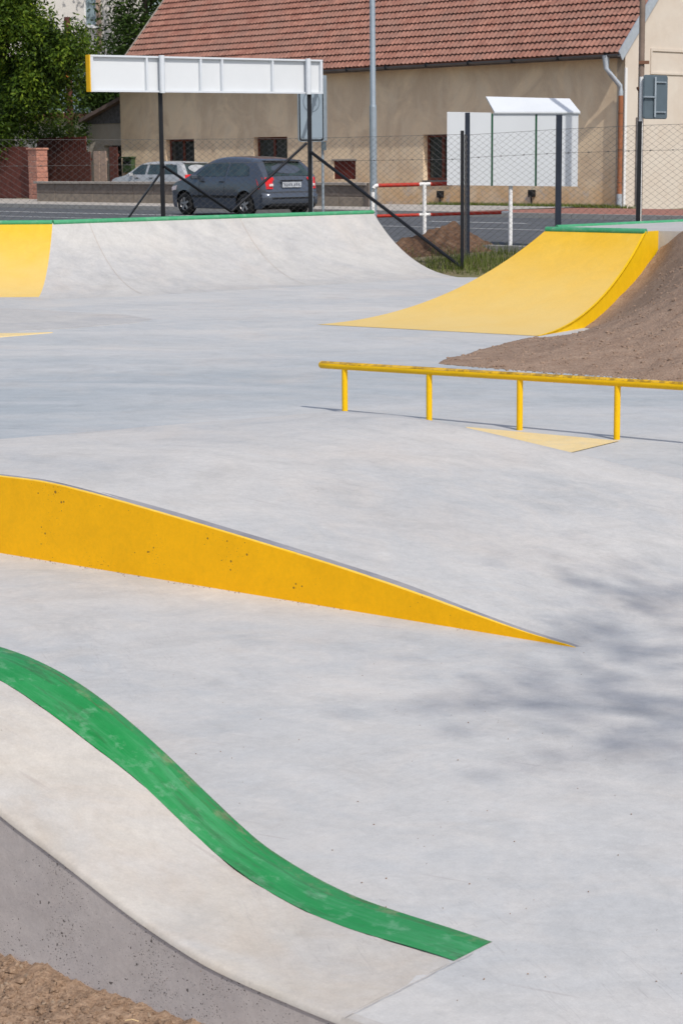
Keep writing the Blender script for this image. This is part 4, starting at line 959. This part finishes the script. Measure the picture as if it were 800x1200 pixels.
for r_ in range(nrow):
    for c_ in range(ncol):
        x = RX1 - (c_ + 1) * TWD; p = rf(x, r_ * TEX - .03) + V(random.uniform(-.004, .004), random.uniform(-.004, .004), random.uniform(-.003, .006))
        if c_ < 33 and r_ < 9:
            o = bpy.data.objects.new('roof_tile', tme); C.objects.link(o); o.parent = roof; o.location = p; o.rotation_euler = (0, random.uniform(-.012, .012), random.uniform(-.01, .01))
        else:
            n = len(tb.v); tb.v += [p + v for v in tv]; tb.f += [tuple(n + t for t in f) for f in tf]
tb.build('roof_tiles', 'roof_tile', roof, kind='stuff', fix=False)
b = MB(); b.tube([V(RX0, yr, zr + .08 + .44), V(RX1, yr, zr + .08 + .44)], .12, 10)
b.build('ridge', 'roof_tile', roof)
b = MB(); b.prism([rf(RX1 - .005, -.08, -.22), rf(RX1 - .005, -.02, .07), rf(RX1 - .005, RL, .07), rf(RX1 - .005, RL, -.24)], (.035, 0, 0)); b.build('verge_board', 'zinc', roof)
b = MB(); b.prism([rf(RX1 - .22, -.02, .075), rf(RX1 + .035, -.02, .075), rf(RX1 + .035, RL, .075), rf(RX1 - .22, RL, .075)][:4], (0, 0, .012))
b = MB(); b.prism([rf(RX0 + .0, -.05, -.12), rf(RX0, -.02, .09), rf(RX0, RL, .09), rf(RX0, RL, -.16)], (-.04, 0, 0)); b.build('verge_board', 'wall_cap', roof)
b = MB(); rows_ = []      # half round gutter
for x in [lerp(RX0 - .05, RX1 + .05, i / 40) for i in range(41)]:
    rows_.append([V(x, ry0 - .09 - .075 * math.cos(R(a)), EZ - .03 - .08 * math.sin(R(a)) + .0) for a in range(0, 181, 20)])
b.grid(rows_); gut = b.build('gutter', 'gutter_metal', house, smooth=180)
for i in range(14):
    x = lerp(RX0 + .4, RX1 - .4, i / 13); MB().box((x, ry0 - .09, EZ - .055), (.04, .19, .13)).build('bracket', 'sign_black', gut)
b = MB(); b.bx(HL, 0, -.25, 0, EZ - .12, EZ - .06); b.build('soffit', 'wood_grey', house)
def dp(x, y, yy): a = hpx(x, y, yy); return V(a[0], yy, a[1])
top = V(-.28, ry0 - .09, EZ - .06)
dpipe = MB().tube([top, V(-.25, ry0 - .09, EZ - .42), V(-.16, -.42, EZ - .62), V(-.03, -.16, EZ - .93), V(-.02, -.14, EZ - 1.08), V(-.02, -.14, EZ - 1.25)], [.11, .075, .07, .07, .07, .07], 12).build('downpipe', 'zinc', house, smooth=60)
MB().tube([V(-.02, -.14, EZ - 1.2), V(-.02, -.14, .62)], .072, 12).build('pipe_section', 'copper_pipe', dpipe, smooth=50)
MB().tube([V(-.02, -.14, .68), V(-.02, -.14, .22)], .082, 12).build('pipe_foot', 'zinc', dpipe, smooth=50)
for z in (3.0, 1.95, 1.0): MB().tube([V(-.02, -.14, z), V(-.02, -.14, z + .03)], .078, 12).build('pipe_clip', 'rust', dpipe)
b = MB(); b.bx(-.006, .03, -.004, .09, .2, EZ - .4); b.build('corner_bead', 'white_board', house)
# plaster band panel and cables on the gable
MB().bx(.013, .05, 1.22, 9.1, 4.83, 4.91).build('plaster_band', 'plaster_gable', house); MB().bx(.013, .05, 1.22, 9.1, 4.16, 4.22).build('plaster_band', 'plaster_gable', house); MB().bx(.013, .05, 1.16, 1.219, 4.16, 4.91).build('plaster_band', 'plaster_gable', house)
MB().tube([V(.05, .55, .3), V(.05, .55, 2.9)], .03, 8).build('cable_conduit', 'wood_grey', house)
# stones and rubble line at the foot of the wall
b = MB()
for i in range(500):
    x = random.uniform(-12, 3); y = -abs(random.gauss(0, .35)) - .05; p = hw(x, y, interp(y, [(-2, .28), (0.2, .205)])); clod(b, p, random.uniform(.02, .07))
props(b.build('rubble', 'soil_heap', fix=False), 'dark crumbs of soil and rubble along the foot of the house wall', 'rubble', kind='stuff')

# ------------------------------------------------------------ low block wall in front of the house
lw = thing('low_block_wall', 'low weathered concrete block wall between pavement and house', 'wall', tuple(hw(-12, -6.8, .4)), HANG)
LX0, LX1 = -20.0 + 12, -3.8 + 12; nb_ = 15; bw = (LX1 - LX0) / nb_
blk = {}
for r_, (z0, z1, m_) in enumerate(((-.02, .30, 'wall_block'), (.30, .62, 'wall_block_dark'))):
    me = None
    for i in range(nb_):
        if me is None:
            o = MB().bx(-bw / 2 + .012, bw / 2 - .012, -.1, .1, z0 + .005, z1 - .006).build('block', m_, lw, bevel=.01); me = o.data
        else:
            o = bpy.data.objects.new('block', me); C.objects.link(o); o.parent = lw; md = o.modifiers.new('bevel', 'BEVEL'); md.width = .01
        o.location = (LX0 + bw * (i + .5), random.uniform(-.006, .006), 0)
MB().bx(LX0, LX1, -.085, .085, -.05, .615).build('core', 'wall_block_dark', lw)
for i in range(8):
    w8 = (LX1 - LX0 + .2) / 8; MB().bx(LX0 - .1 + w8 * i + .006, LX0 - .1 + w8 * (i + 1) - .006, -.16, .16, .622, .70).build('cap_stone', 'wall_cap', lw, bevel=.01)
MB().bx(LX1 + .005, LX1 + .18, -.13, .13, -.05, .69).build('end_post', 'wall_block_dark', lw)

# ------------------------------------------------------------ fences, pillar and outbuilding on the left
def plank_fence(name, label, yy, xa, xb, ztop_px, z0, mat, pitch, gap, cat='fence', rails=True, wob_=.0):
    t = thing(name, label, cat, tuple(hw(xa, yy, z0)), HANG)
    L = xb - xa; n = int(L / pitch); bq_ = MB()
    for i in range(n):
        h = ztop_px - z0 + random.uniform(-wob_, wob_)
        x = i * pitch; 
        MB().bx(x + gap / 2, x + pitch - gap / 2, random.uniform(-.012, .0), .022, 0.03, h).build('plank', mat, t)
    if rails:
        for z in (.3, ztop_px - z0 - .3): MB().bx(0, n * pitch, .023, .08, z - .05, z + .05).build('rail', mat, t)
    return t
yyF = -4.55; xF1 = hpx(38, 200, yyF)[0]; zF = hpx(20, 172, yyF)[1]
plank_fence('plank_fence', 'reddish brown plank fence left of the stone gate pillar', yyF, xF1 - 8, xF1, zF, .42, 'wood_brown', .30, .02, wob_=.01)
MB().box(hw(xF1 - 4, yyF, .5), (8, .2, .3), (hx, hy, V(0, 0, 1)))
xp0, xp1 = hpx(38.5, 200, yyF)[0], hpx(51.5, 200, yyF)[0]; zp = hpx(45, 173, yyF)[1]
pl = thing('gate_pillar', 'reddish stone gate pillar at the left end of the low block wall', 'pillar', tuple(hw((xp0 + xp1) / 2, yyF, .4)), HANG)
hw_ = (xp1 - xp0) / 2 * .8; zz = -.02; k_ = 0
while zz < zp - .55:
    MB().bx(-hw_ + random.uniform(-.015, .015), hw_ + random.uniform(-.015, .015), -.24, .24, zz, zz + .196).build('stone', 'pillar_stone', pl, bevel=.02); zz += .2
MB().bx(-hw_ - .04, hw_ + .04, -.28, .28, zz, zz + .07).build('cap', 'pillar_stone', pl, bevel=.02)
yyG = -2.4
def gx(x, y=200): return hpx(x, y, yyG)[0]
def gzz(y, x=80): return hpx(x, y, yyG)[1]
tall = plank_fence('tall_fence', 'tall dark brown plank fence behind the gates', yyG + .9, hpx(44, 180, yyG + .9)[0], hpx(104, 180, yyG + .9)[0], hpx(80, 161, yyG + .9)[1], .25, 'wood_brown', .16, .02, rails=False, wob_=.03)
plank_fence('brown_gate', 'dark brown boarded gate beside the stone pillar', yyG, gx(54), gx(109), gzz(178), .3, 'wood_dark', .22, .012, 'gate')
plank_fence('beige_gate', 'narrow gate of pale beige boards next to the brown gate', yyG, gx(110), gx(127), gzz(177, 118), .3, 'wood_beige', .40, .05, 'gate')
plank_fence('side_gate', 'narrow dark brown door in the yard fence at the corner of the house', yyG, gx(129), gx(140), gzz(172, 135), .3, 'wood_dark', .24, .012, 'gate')
MB().bx(0, 1, 0, 1, 0, 1)
yyO = .6
ob = thing('outbuilding', 'small beige lean-to outbuilding with grey boarded gable at the left end of the house', 'shed', tuple(hw(hpx(104, 180, yyO)[0], yyO, .2)), HANG)
ox0 = hpx(104, 180, yyO)[0]; ox1 = HL - .01; ozt = hpx(120, 145, yyO)[1]
def obw(b): 
    for i, v in enumerate(b.v): b.v[i] = hw(v.x, v.y, v.z)
    return b
op = (hpx(121.5, 171, yyO)[0], ox1 - .3, .3, hpx(128, 170.5, yyO)[1])
b = MB(); wall_holes(b, ox0, ox1, .1, ozt, [op], .25); 
for v in b.v: v.y += yyO
obw(b).build('wall', 'plaster_gable', ob, world=True, fix=False)
obw(MB().bx(op[0] - .1, op[1] + .1, yyO + .5, yyO + .55, .1, op[3] + .1)).build('dark_doorway', 'room_dark', ob, world=True)
obw(MB().bx(ox0, ox0 + .2, yyO + .01, yyO + 5, .1, ozt)).build('wall', 'plaster_gable', ob, world=True)
ra = hpx(92, 140, yyO - .3); rb = hpx(139, 113.5, yyO - .3)
b = MB(); b.prism([V(ra[0], yyO - .3, ra[1]), V(rb[0], yyO - .3, rb[1]), V(rb[0], yyO + 5, rb[1]), V(ra[0], yyO + 5, ra[1])], (0, 0, -.14)); obw(b).build('roof', 'lean_roof', ob, world=True)
nx_ = 14
for i in range(nx_):
    x0 = lerp(ox0 - .35, ox1, i / nx_); x1 = lerp(ox0 - .35, ox1, (i + 1) / nx_) - .01
    f = lambda x: lerp(ra[1], rb[1], (x - ra[0]) / (rb[0] - ra[0])) - .15
    if f(x0) > ozt: b = MB(); b.prism([V(x0, yyO - .02, ozt + .0), V(x1, yyO - .02, ozt), V(x1, yyO - .02, f(x1)), V(x0, yyO - .02, f(x0))], (0, -.02, 0)); obw(b).build('board', 'wood_grey', ob, world=True)

# ------------------------------------------------------------ apartment building far left
AD = 96
apd = V(1, .18, 0).normalized(); apn = V(apd.y, -apd.x, 0); ap0 = at_d(-30, 150, AD); ap00 = V(ap0.x, ap0.y, 0)
apt = thing('apartment_block', 'pale grey apartment block behind the trees with glazed balconies', 'building', tuple(ap00), math.atan2(apd.y, apd.x))
def apq(x, y): P = at_plane(x, y, ap00, apn); return ((V(P.x, P.y, 0) - ap00).dot(apd), P.z)
wn = [(apq(98.5, 0)[0], apq(114, 0)[0], apq(105, 31)[1], apq(105, -14)[1])]
a = apq(-40, 0)[0]; c = apq(170, 0)[0]
b = MB(); wall_holes(b, a, c, .1, 14.5, wn, .25); b.build('wall', 'apartment_plaster', apt, fix=False)
MB().bx(a, c, .3, 10, 14.5, 14.8).build('roof', 'apartment_grey', apt)
x0, x1, z0, z1 = wn[0]
f = MB(); f.bx(x0, x0 + .09, .1, .18, z0, z1); f.bx(x1 - .09, x1, .1, .18, z0, z1); f.bx(x0 + .09, x1 - .09, .1, .18, z0, z0 + .09); f.bx(x0 + .09, x1 - .09, .1, .18, z1 - .09, z1); w_ = f.build('window', 'window_white', apt)
MB().bx(x0 + .09, x1 - .09, .14, .15, z0 + .09, z1 - .09).build('pane', 'balcony_glass', w_); MB().bx(x0 - .1, x1 + .1, -.08, .1, z0 - .08, z0 - .002).build('sill', 'window_white', w_)
MB().bx(apq(112.5, 0)[0], apq(118, 0)[0], -.04, -.002, apq(115, 60)[1], 14).build('cladding', 'wood_beige', apt)
for (xa, xb, ya, yb) in ((52, 78, 80, 100), (84, 104, 78, 98), (40, 78, 104, 132), (84, 104, 102, 132)):
    q0, q1 = apq(xa, yb), apq(xb, ya)
    g = MB().bx(q0[0], q1[0], -1.1, -1.04, q0[1], q1[1]).build('balcony_panel', 'balcony_glass', apt); MB().bx(q0[0], q1[0], -1.14, -1.0, q1[1] + .01, q1[1] + .09).build('rail', 'apartment_grey', g)
q0, q1 = apq(-20, 139), apq(106, 133); MB().bx(q0[0], q1[0], -1.3, 0, q0[1], q1[1]).build('balcony_slab', 'wood_dark', apt)
q0, q1 = apq(30, 166), apq(108, 139); 
p = at_d(83, 150, 84); q = at_d(83, 80, 84)
tp = thing('telegraph_pole', 'dark wooden pole with an orange tag among the branches at the left', 'pole', (p.x, p.y, .2), 0)
MB().tube([V(p.x, p.y, 0), V(p.x, p.y, at_d(83, 20, 84).z)], .13, 10).build('shaft', 'wood_dark', tp, world=True, smooth=50)
MB().box((p.x, p.y - .16, q.z - .15), (.24, .05, .62)).build('tag', 'orange_tag', tp, world=True)

# ------------------------------------------------------------ trees
def tree(name, label, base, H, clumps, nleaf, leaf, mat, trunk_r, seed, droop=.3, group=None, limbs=14, flat=.0):
    rnd = random.Random(seed); base = Vector(base); t = thing(name, label, 'tree', tuple(base), 0, group)
    b = MB(); top = base + V(rnd.uniform(-.3, .3), rnd.uniform(-.3, .3), H * .9)
    b.tube([base + V(0, 0, -.2), base + V(.05, 0, H * .2), lerp(base, top, .5) + V(.1, 0, 0), top], [trunk_r * 1.25, trunk_r, trunk_r * .6, trunk_r * .15], 9)
    cs = clumps
    for i in range(min(limbs, len(cs))):
        c = cs[i * len(cs) // min(limbs, len(cs))]; c0 = Vector(c[0]); tt = max(.15, min(.85, (c0.z - base.z) / H - .12)); s_ = lerp(base, top, tt)
        b.tube([s_, lerp(s_, c0, .5) + V(0, 0, .25), c0], [trunk_r * .4 * (1.1 - tt), trunk_r * .22, trunk_r * .06], 6)
    b.build('trunk', 'bark', t, world=True, smooth=60)
    b = MB(); b.tint = []; tot = sum(c[1] ** 2 for c in cs)
    for c in cs:
        c0, r_ = Vector(c[0]), c[1]; n = int(nleaf * r_ * r_ / tot); off = rnd.uniform(-.46, .26)
        ntw = max(3, n // 14); 
        for k1 in range(ntw):
            d = V(rnd.gauss(0, 1), rnd.gauss(0, 1), rnd.gauss(0, .8)).normalized() * r_ * rnd.uniform(.25, 1.12); p = c0 + d
            dr = (d.normalized() + V(0, 0, -droop)).normalized(); tt = rnd.uniform(-.25, .25)
            for k2 in range(14):
                q = p + dr * (k2 - 4) * leaf * .55 + V(rnd.gauss(0, 1), rnd.gauss(0, 1), rnd.gauss(0, 1)) * leaf * .7
                a_ = V(rnd.gauss(0, 1), rnd.gauss(0, 1), rnd.gauss(0, .7)).normalized(); u_ = (dr * .8 + a_).normalized() * leaf; v_ = u_.cross(V(rnd.gauss(0, 1), rnd.gauss(0, 1), rnd.gauss(0, 1)).normalized()) * .42
                b.face([q - u_ * .5, q + v_ * .5, q + u_ * .5, q - v_ * .5]); b.tint.append(max(0, min(1, .45 + off + tt + rnd.uniform(-.2, .2))))
    b.build('crown', mat, t, world=True, fix=False)
    return t
rnd = random.Random(3)
def clumps_px(lst, D_, seed, dd=2.0):
    r_ = random.Random(seed); out = []
    for x, y, rad in lst: p = at_d(x, y, D_ + r_.uniform(-dd, dd)); out.append((tuple(p), rad))
    return out
cl = []
r5 = random.Random(5)
for i in range(64):
    y = r5.uniform(-60, 150); xm = interp(y, [(-60, 20), (0, 24), (30, 34), (48, 74), (75, 78), (95, 66), (120, 52), (140, 16), (150, 0)])
    cl.append((xm - abs(r5.gauss(0, 1)) * 38, y, r5.uniform(.35, .75)))
for x, y, r_ in ((88, 40, .5), (98, 50, .4), (84, 62, .45), (62, 22, .25), (90, 72, .3), (72, 92, .3), (58, 116, .4), (78, 128, .16), (105, 50, .22), (98, 66, .22), (10, 150, .5), (-15, 155, .6), (36, 12, .35), (94, 98, .14), (62, 106, .35)): cl.append((x, y, r_))
cA = clumps_px(cl, 76, 5)
tree('spruce_tree', 'large green conifer at the left edge with drooping sunlit sprays', tuple(V(*at_d(8, 200, 77).xy, .2)), 10.5, cA, 60000, .19, 'conifer_leaf', .28, 11, 1.1, limbs=26)
cl = []
for i in range(46):
    x = r5.uniform(152, 330); y = r5.uniform(-120, 40); 
    if x > 205 and y > -15: continue
    cl.append((x, y, r5.uniform(.8, 1.5)))
for x, y in ((146, 20), (148, 42), (155, 58), (165, 50), (178, 30), (192, 15), (144, 2), (146, 56), (168, 60), (182, 45), (202, 5), (156, 30), (142, 64), (150, 10)): cl.append((x, y, r5.uniform(.5, .8)))
cB = clumps_px(cl, 92, 6, 2)
tree('broadleaf_tree', 'dark green broadleaf tree rising behind the left end of the tiled roof', tuple(V(*at_d(175, 200, 92).xy, .2)), 11, cB, 40000, .26, 'dark_leaf', .35, 12, .1, limbs=20)
cl = [(x, y, .5) for x, y in ((112, 108), (122, 116), (132, 106), (116, 122), (104, 116), (126, 98), (110, 98))]
tree('small_tree', 'small dark tree above the lean-to roof behind the billboard end', tuple(V(*at_d(118, 200, 86).xy, .2)), 4.2, clumps_px(cl, 86, 8, .6), 6000, .2, 'dark_leaf', .12, 13, .1)
cl = [(x, 152 + (i % 3) * 5, .42) for i, x in enumerate(range(34, 108, 8))]
tree('garden_bush', 'sprawling light green bush above the tall brown fence', tuple(V(*at_d(70, 200, 80).xy, .2)), 2.0, clumps_px(cl, 80, 9, .4), 3600, .15, 'bush_leaf', .06, 14, .1)
# the tree beside the photographer whose shade falls on the floor at the right
cl = []; r8 = random.Random(21)
for i in range(60):
    a = r8.uniform(0, 6.28); q = r8.random() ** .5
    cl.append(((11.3 + 3.0 * q * math.cos(a), -2.2 + 3.0 * q * math.sin(a), 10 + r8.uniform(-1.5, 1.6) * (1 - q * .5)), r8.uniform(.35, .7)))
for tx, ty, r_ in ((765, 700, .22), (790, 735, .3), (725, 712, .14), (690, 700, .10), (790, 780, .32), (752, 765, .22), (715, 752, .13), (680, 742, .08), (740, 820, .20), (790, 840, .26), (700, 812, .14), (660, 822, .10), (600, 822, .05), (770, 880, .14), (716, 868, .08), (560, 820, .04)):
    g = at_z(tx, ty, 0); h = r8.uniform(9.0, 10.5); cl.append((tuple(g + SUN / SUN.z * h), r_))
tree('park_tree', 'tall leafy tree standing beside the skate park', (9.9, -2.0, -.15), 12, cl, 2300, .11, 'bush_leaf', .16, 22, .1, limbs=40)

# ------------------------------------------------------------ cars
def car(name, label, loc, rz, body_mat, L=3.9, Wd=.835, roof_pts=None, belt=.97, wheels=(-1.24, 1.24), win=None, rear=True, mirror=True):
    t = thing(name, label, 'car', loc, rz)
    h = L / 2; rw = .30
    def top(x): return spline(x, roof_pts)
    def zlow(x):
        z = .20 if abs(x) < h - .15 else lerp(.20, .32, (abs(x) - h + .15) / .15)
        for wx in wheels:
            d = abs(x - wx)
            if d < .365: z = max(z, .30 + math.sqrt(.365 ** 2 - d * d))
        return z
    def wid(x, z):
        k_ = 1 - .10 * max(0, (abs(x) - (h - .55)) / .55) ** 2 - (.05 * max(0, (abs(x) - (h - .12)) / .12) ** 2)
        if z > belt: base_ = lerp(Wd - .035, Wd - .235, min(1, (z - belt) / .5))
        elif z > .6: base_ = lerp(Wd, Wd - .035, (z - .6) / (belt - .6))
        else: base_ = lerp(Wd - .05, Wd, max(0, (z - .2) / .4))
        return base_ * k_
    xs_ = sorted(set([round(-h + L * i / 56, 4) for i in range(57)] + [round(wx + .365 * math.cos(R(a)), 4) for wx in wheels for a in range(0, 181, 12)]))
    rows_ = []
    for x in xs_:
        zt_ = top(x); zl = zlow(x); row = []
        zs_ = [zl, zl + (.62 - zl) * .35 if zl < .55 else zl + .01, max(.62, zl + .02), max(.62, zl) * .5 + min(belt, zt_ - .05) * .5, min(belt, zt_ - .05), lerp(min(belt, zt_ - .05), zt_, .5), lerp(min(belt, zt_ - .05), zt_, .86)]
        for z in zs_: row.append(V(x, -wid(x, z), z))
        wt = wid(x, zt_); row += [V(x, -wt * .90, zt_ - .008), V(x, -wt * .6, zt_ + .012), V(x, 0, zt_ + .022)]
        row += [V(p.x, -p.y, p.z) for p in reversed(row[:-1])]
        rows_.append(row)
    b = MB(); b.grid(rows_); b.face(rows_[0]); b.face(rows_[-1])
    body = b.build('body', body_mat, t, smooth=35)
    MB().bx(-h + .25, h - .25, -Wd + .16, Wd - .16, .18, .62).build('underbody', 'car_trim', t)
    for wx in wheels:
        for s_ in (-1, 1):
            y = s_ * (Wd - .10)
            b = MB(); n = 28; prof_ = [(.17, .085), (.27, .095), (.293, .07), (.30, .0), (.293, -.07), (.27, -.095), (.17, -.085)]; rr_ = []
            for i in range(n + 1): a = 2 * math.pi * i / n; rr_.append([V(wx + r_ * math.cos(a), y + s_ * o_, .30 + r_ * math.sin(a)) for r_, o_ in prof_])
            b.grid(rr_); wheel = b.build('wheel', 'tyre', t, smooth=60)
            b = MB()
            for i in range(5):
                a = R(72 * i + 12); d = V(math.cos(a), 0, math.sin(a)); b.bar(V(wx, y + s_ * .07, .3), V(wx, y + s_ * .075, .3) + d * .18, .05, .02, up=V(0, 1, 0))
            b.tube([V(wx, y + s_ * .05, .3), V(wx, y + s_ * .085, .3)], .045, 12); rr_ = []
            for i in range(n + 1): a = 2 * math.pi * i / n; rr_.append([V(wx + r_ * math.cos(a), y + s_ * o_, .30 + r_ * math.sin(a)) for r_, o_ in ((.155, .03), (.175, .08), (.185, .085))])
            b.grid(rr_); b.build('rim', 'rim', wheel, smooth=40)
            MB().tube([V(wx, y + s_ * .0, .3), V(wx, y + s_ * .02, .3)], .165, 20).build('brake_disc', 'car_trim', wheel)
    def side_patch(poly, s_, off=.006):      # poly of (x, z)
        b = MB(); b.prism([V(x, s_ * (wid(x, z) + off), z) for x, z in poly], (0, -s_ * .01, 0)); return b
    for s_ in (-1, 1):
        for poly in win: side_patch(poly, s_).build('window', 'car_glass', t)
        for x in (-.42, .62):
            b = MB(); b.prism([V(x - .003, s_ * (wid(x, z) + .002), z) for z in (.36, .62, belt - .01)] + [V(x + .006, s_ * (wid(x, z) + .002), z) for z in (belt - .01, .62, .36)], (0, -s_ * .004, 0)); b.build('door_gap', 'car_trim', t)
        for x in (-.30, .48): side_patch([(x - .09, .86), (x + .09, .865), (x + .09, .89), (x - .09, .89)], s_, .02).build('door_handle', 'car_trim', t)
        side_patch([(-.9, .47), (.9, .47), (.9, .53), (-.9, .53)], s_, .008).build('side_moulding', 'car_trim', t)
        if mirror: MB().box((.72, s_ * (Wd + .06), 1.0), (.10, .17, .12)).build('mirror', body_mat, t, bevel=.03)
    def zx_rear(z):       # x of the rear surface at height z
        lo_, hi_ = -h, -h + .9
        for _ in range(24):
            m_ = (lo_ + hi_) / 2
            if top(m_) < z: lo_ = m_
            else: hi_ = m_
        return lo_
    if rear:
        zr0_, zr1_ = belt + .03, top(-h + .62) - .07
        xa, xb = zx_rear(zr0_), zx_rear(zr1_)
        def rp_(x, y, z): return V(x - .012, y, z + .012)
        b = MB(); b.prism([rp_(xa, -.60, zr0_), rp_(xa, .60, zr0_), rp_(xb, .50, zr1_), rp_(xb, -.50, zr1_)], (.01, 0, -.01)); b.build('rear_window', 'car_glass', t)
        MB().bar(V(xa - .03, .02, zr0_ + .05), V(xa - .0, .34, zr0_ + .09), .014, .014).build('wiper', 'car_trim', t)
        for s_ in (-1, 1):
            x_ = -h + .03
            b = MB(); rows_ = []
            for z in (.70, .78, .86, .94, .99):
                xx = max(-h, zx_rear(z)) if z > top(-h) else -h
                wz = wid(xx + .02, z); rows_.append([V(xx - .015, s_ * (wz - .20 - .06 * (z > .9)), z), V(xx - .02, s_ * (wz - .05), z), V(xx + .05, s_ * (wz + .012), z), V(xx + .20 + .06 * (z - .7) / .3, s_ * (wid(xx + .2, z) + .008), z)])
            b.grid(rows_); tl = b.build('tail_light', 'tail_red', t, smooth=60)
            b = MB(); xx = -h; wz = wid(-h + .02, .8); b.box((xx - .025, s_ * (wz - .12), .80), (.01, .11, .06)); b.build('indicator', 'tail_clear', tl)
        MB().box((-h - .012, 0, .80), (.02, .54, .135)).build('number_plate', 'plate_white', t, bevel=.004)
        b = MB()
        for i in range(7): b.box((-h - .0235, -.2 + i * .062 + (.03 if i > 2 else 0), .80), (.002, .034, .07))
        b.build('plate_lettering', 'plate_ink', t)
        MB().box((-h - .01, 0, .905), (.03, .62, .03)).build('plate_trim', 'car_trim', t)
        rows_ = []
        for z, o_ in ((.30, .03), (.34, .06), (.48, .075), (.56, .07), (.60, .02)):
            rows_.append([V(-h - o_ * (1 - .15 * abs(y) ** 4) + (abs(y) > .9) * .12, y * Wd * .95, z) for y in [i / 8 for i in range(-8, 9)]])
        bu = MB().grid(rows_).build('rear_bumper', body_mat, t, smooth=60); MB().box((-h - .075, 0, .47), (.012, 1.2, .035)).build('bumper_strip', 'car_trim', bu); MB().box((-h - .03, 0, .30), (.05, 1.3, .07)).build('bumper_skirt', 'car_trim', bu)
        MB().box((-h + .42, 0, top(-h + .42) + .02), (.25, 1.0, .03)).build('spoiler', body_mat, t, bevel=.01)
    b = MB(); zw = belt + .03; xf = .62
    fa, fb = 1.12, .62
    b.prism([V(fa, -.62, top(fa) + .02), V(fa, .62, top(fa) + .02), V(fb, .5, top(fb) + .03), V(fb, -.5, top(fb) + .03)], (-.01, 0, -.01)); b.build('windscreen', 'car_glass', t)
    for s_ in (-1, 1):
        side_patch([(h - .32, .66), (h - .10, .64), (h - .08, .74), (h - .36, .78)], s_, .01).build('headlight', 'tail_clear', t)
    return t
hatch_roof = [(-1.95, .62), (-1.93, .80), (-1.89, .97), (-1.80, 1.10), (-1.62, 1.30), (-1.50, 1.405), (-1.2, 1.46), (-.6, 1.50), (0, 1.50), (.35, 1.44), (.62, 1.33), (1.12, 1.01), (1.3, .95), (1.7, .84), (1.88, .72), (1.95, .55)]
hatch_win = [[(-1.38, 1.03), (-1.15, 1.02), (-.50, 1.02), (-.50, 1.36), (-1.05, 1.34), (-1.28, 1.24)], [(-.42, 1.02), (.30, 1.01), (.86, 1.02), (.52, 1.26), (.22, 1.36), (-.42, 1.37)]]
gh = car('grey_hatchback', 'dark grey hatchback driving away along the road behind the billboard posts', tuple(hw(-3.6, -11.65, .31)), HANG + math.pi - R(5), 'car_grey', 3.9, .84, hatch_roof, .985, (-1.22, 1.26), hatch_win)
gh.scale = (1.12, 1.13, 1.02)
wag_roof = [(-2.1, .6), (-2.08, .9), (-2.0, 1.05), (-1.75, 1.33), (-1.6, 1.38), (-1.0, 1.42), (0, 1.42), (.3, 1.39), (.55, 1.32), (1.1, 1.0), (1.3, .95), (1.85, .85), (2.05, .7), (2.1, .5)]
wag_win = [[(-1.72, 1.0), (-.95, 1.0), (-.95, 1.33), (-1.55, 1.31)], [(-.83, 1.0), (-.08, 1.0), (-.08, 1.34), (-.83, 1.34)], [(.05, 1.0), (.88, 1.0), (.5, 1.27), (.33, 1.33), (.05, 1.34)]]
cw = hpx(192, 200, -3.4)
car('silver_estate_car', 'silver white estate car parked behind the low block wall', tuple(hw(cw[0], -3.4, .30)), HANG + math.pi, 'car_silver', 4.2, .83, wag_roof, .95, (-1.3, 1.3), wag_win)
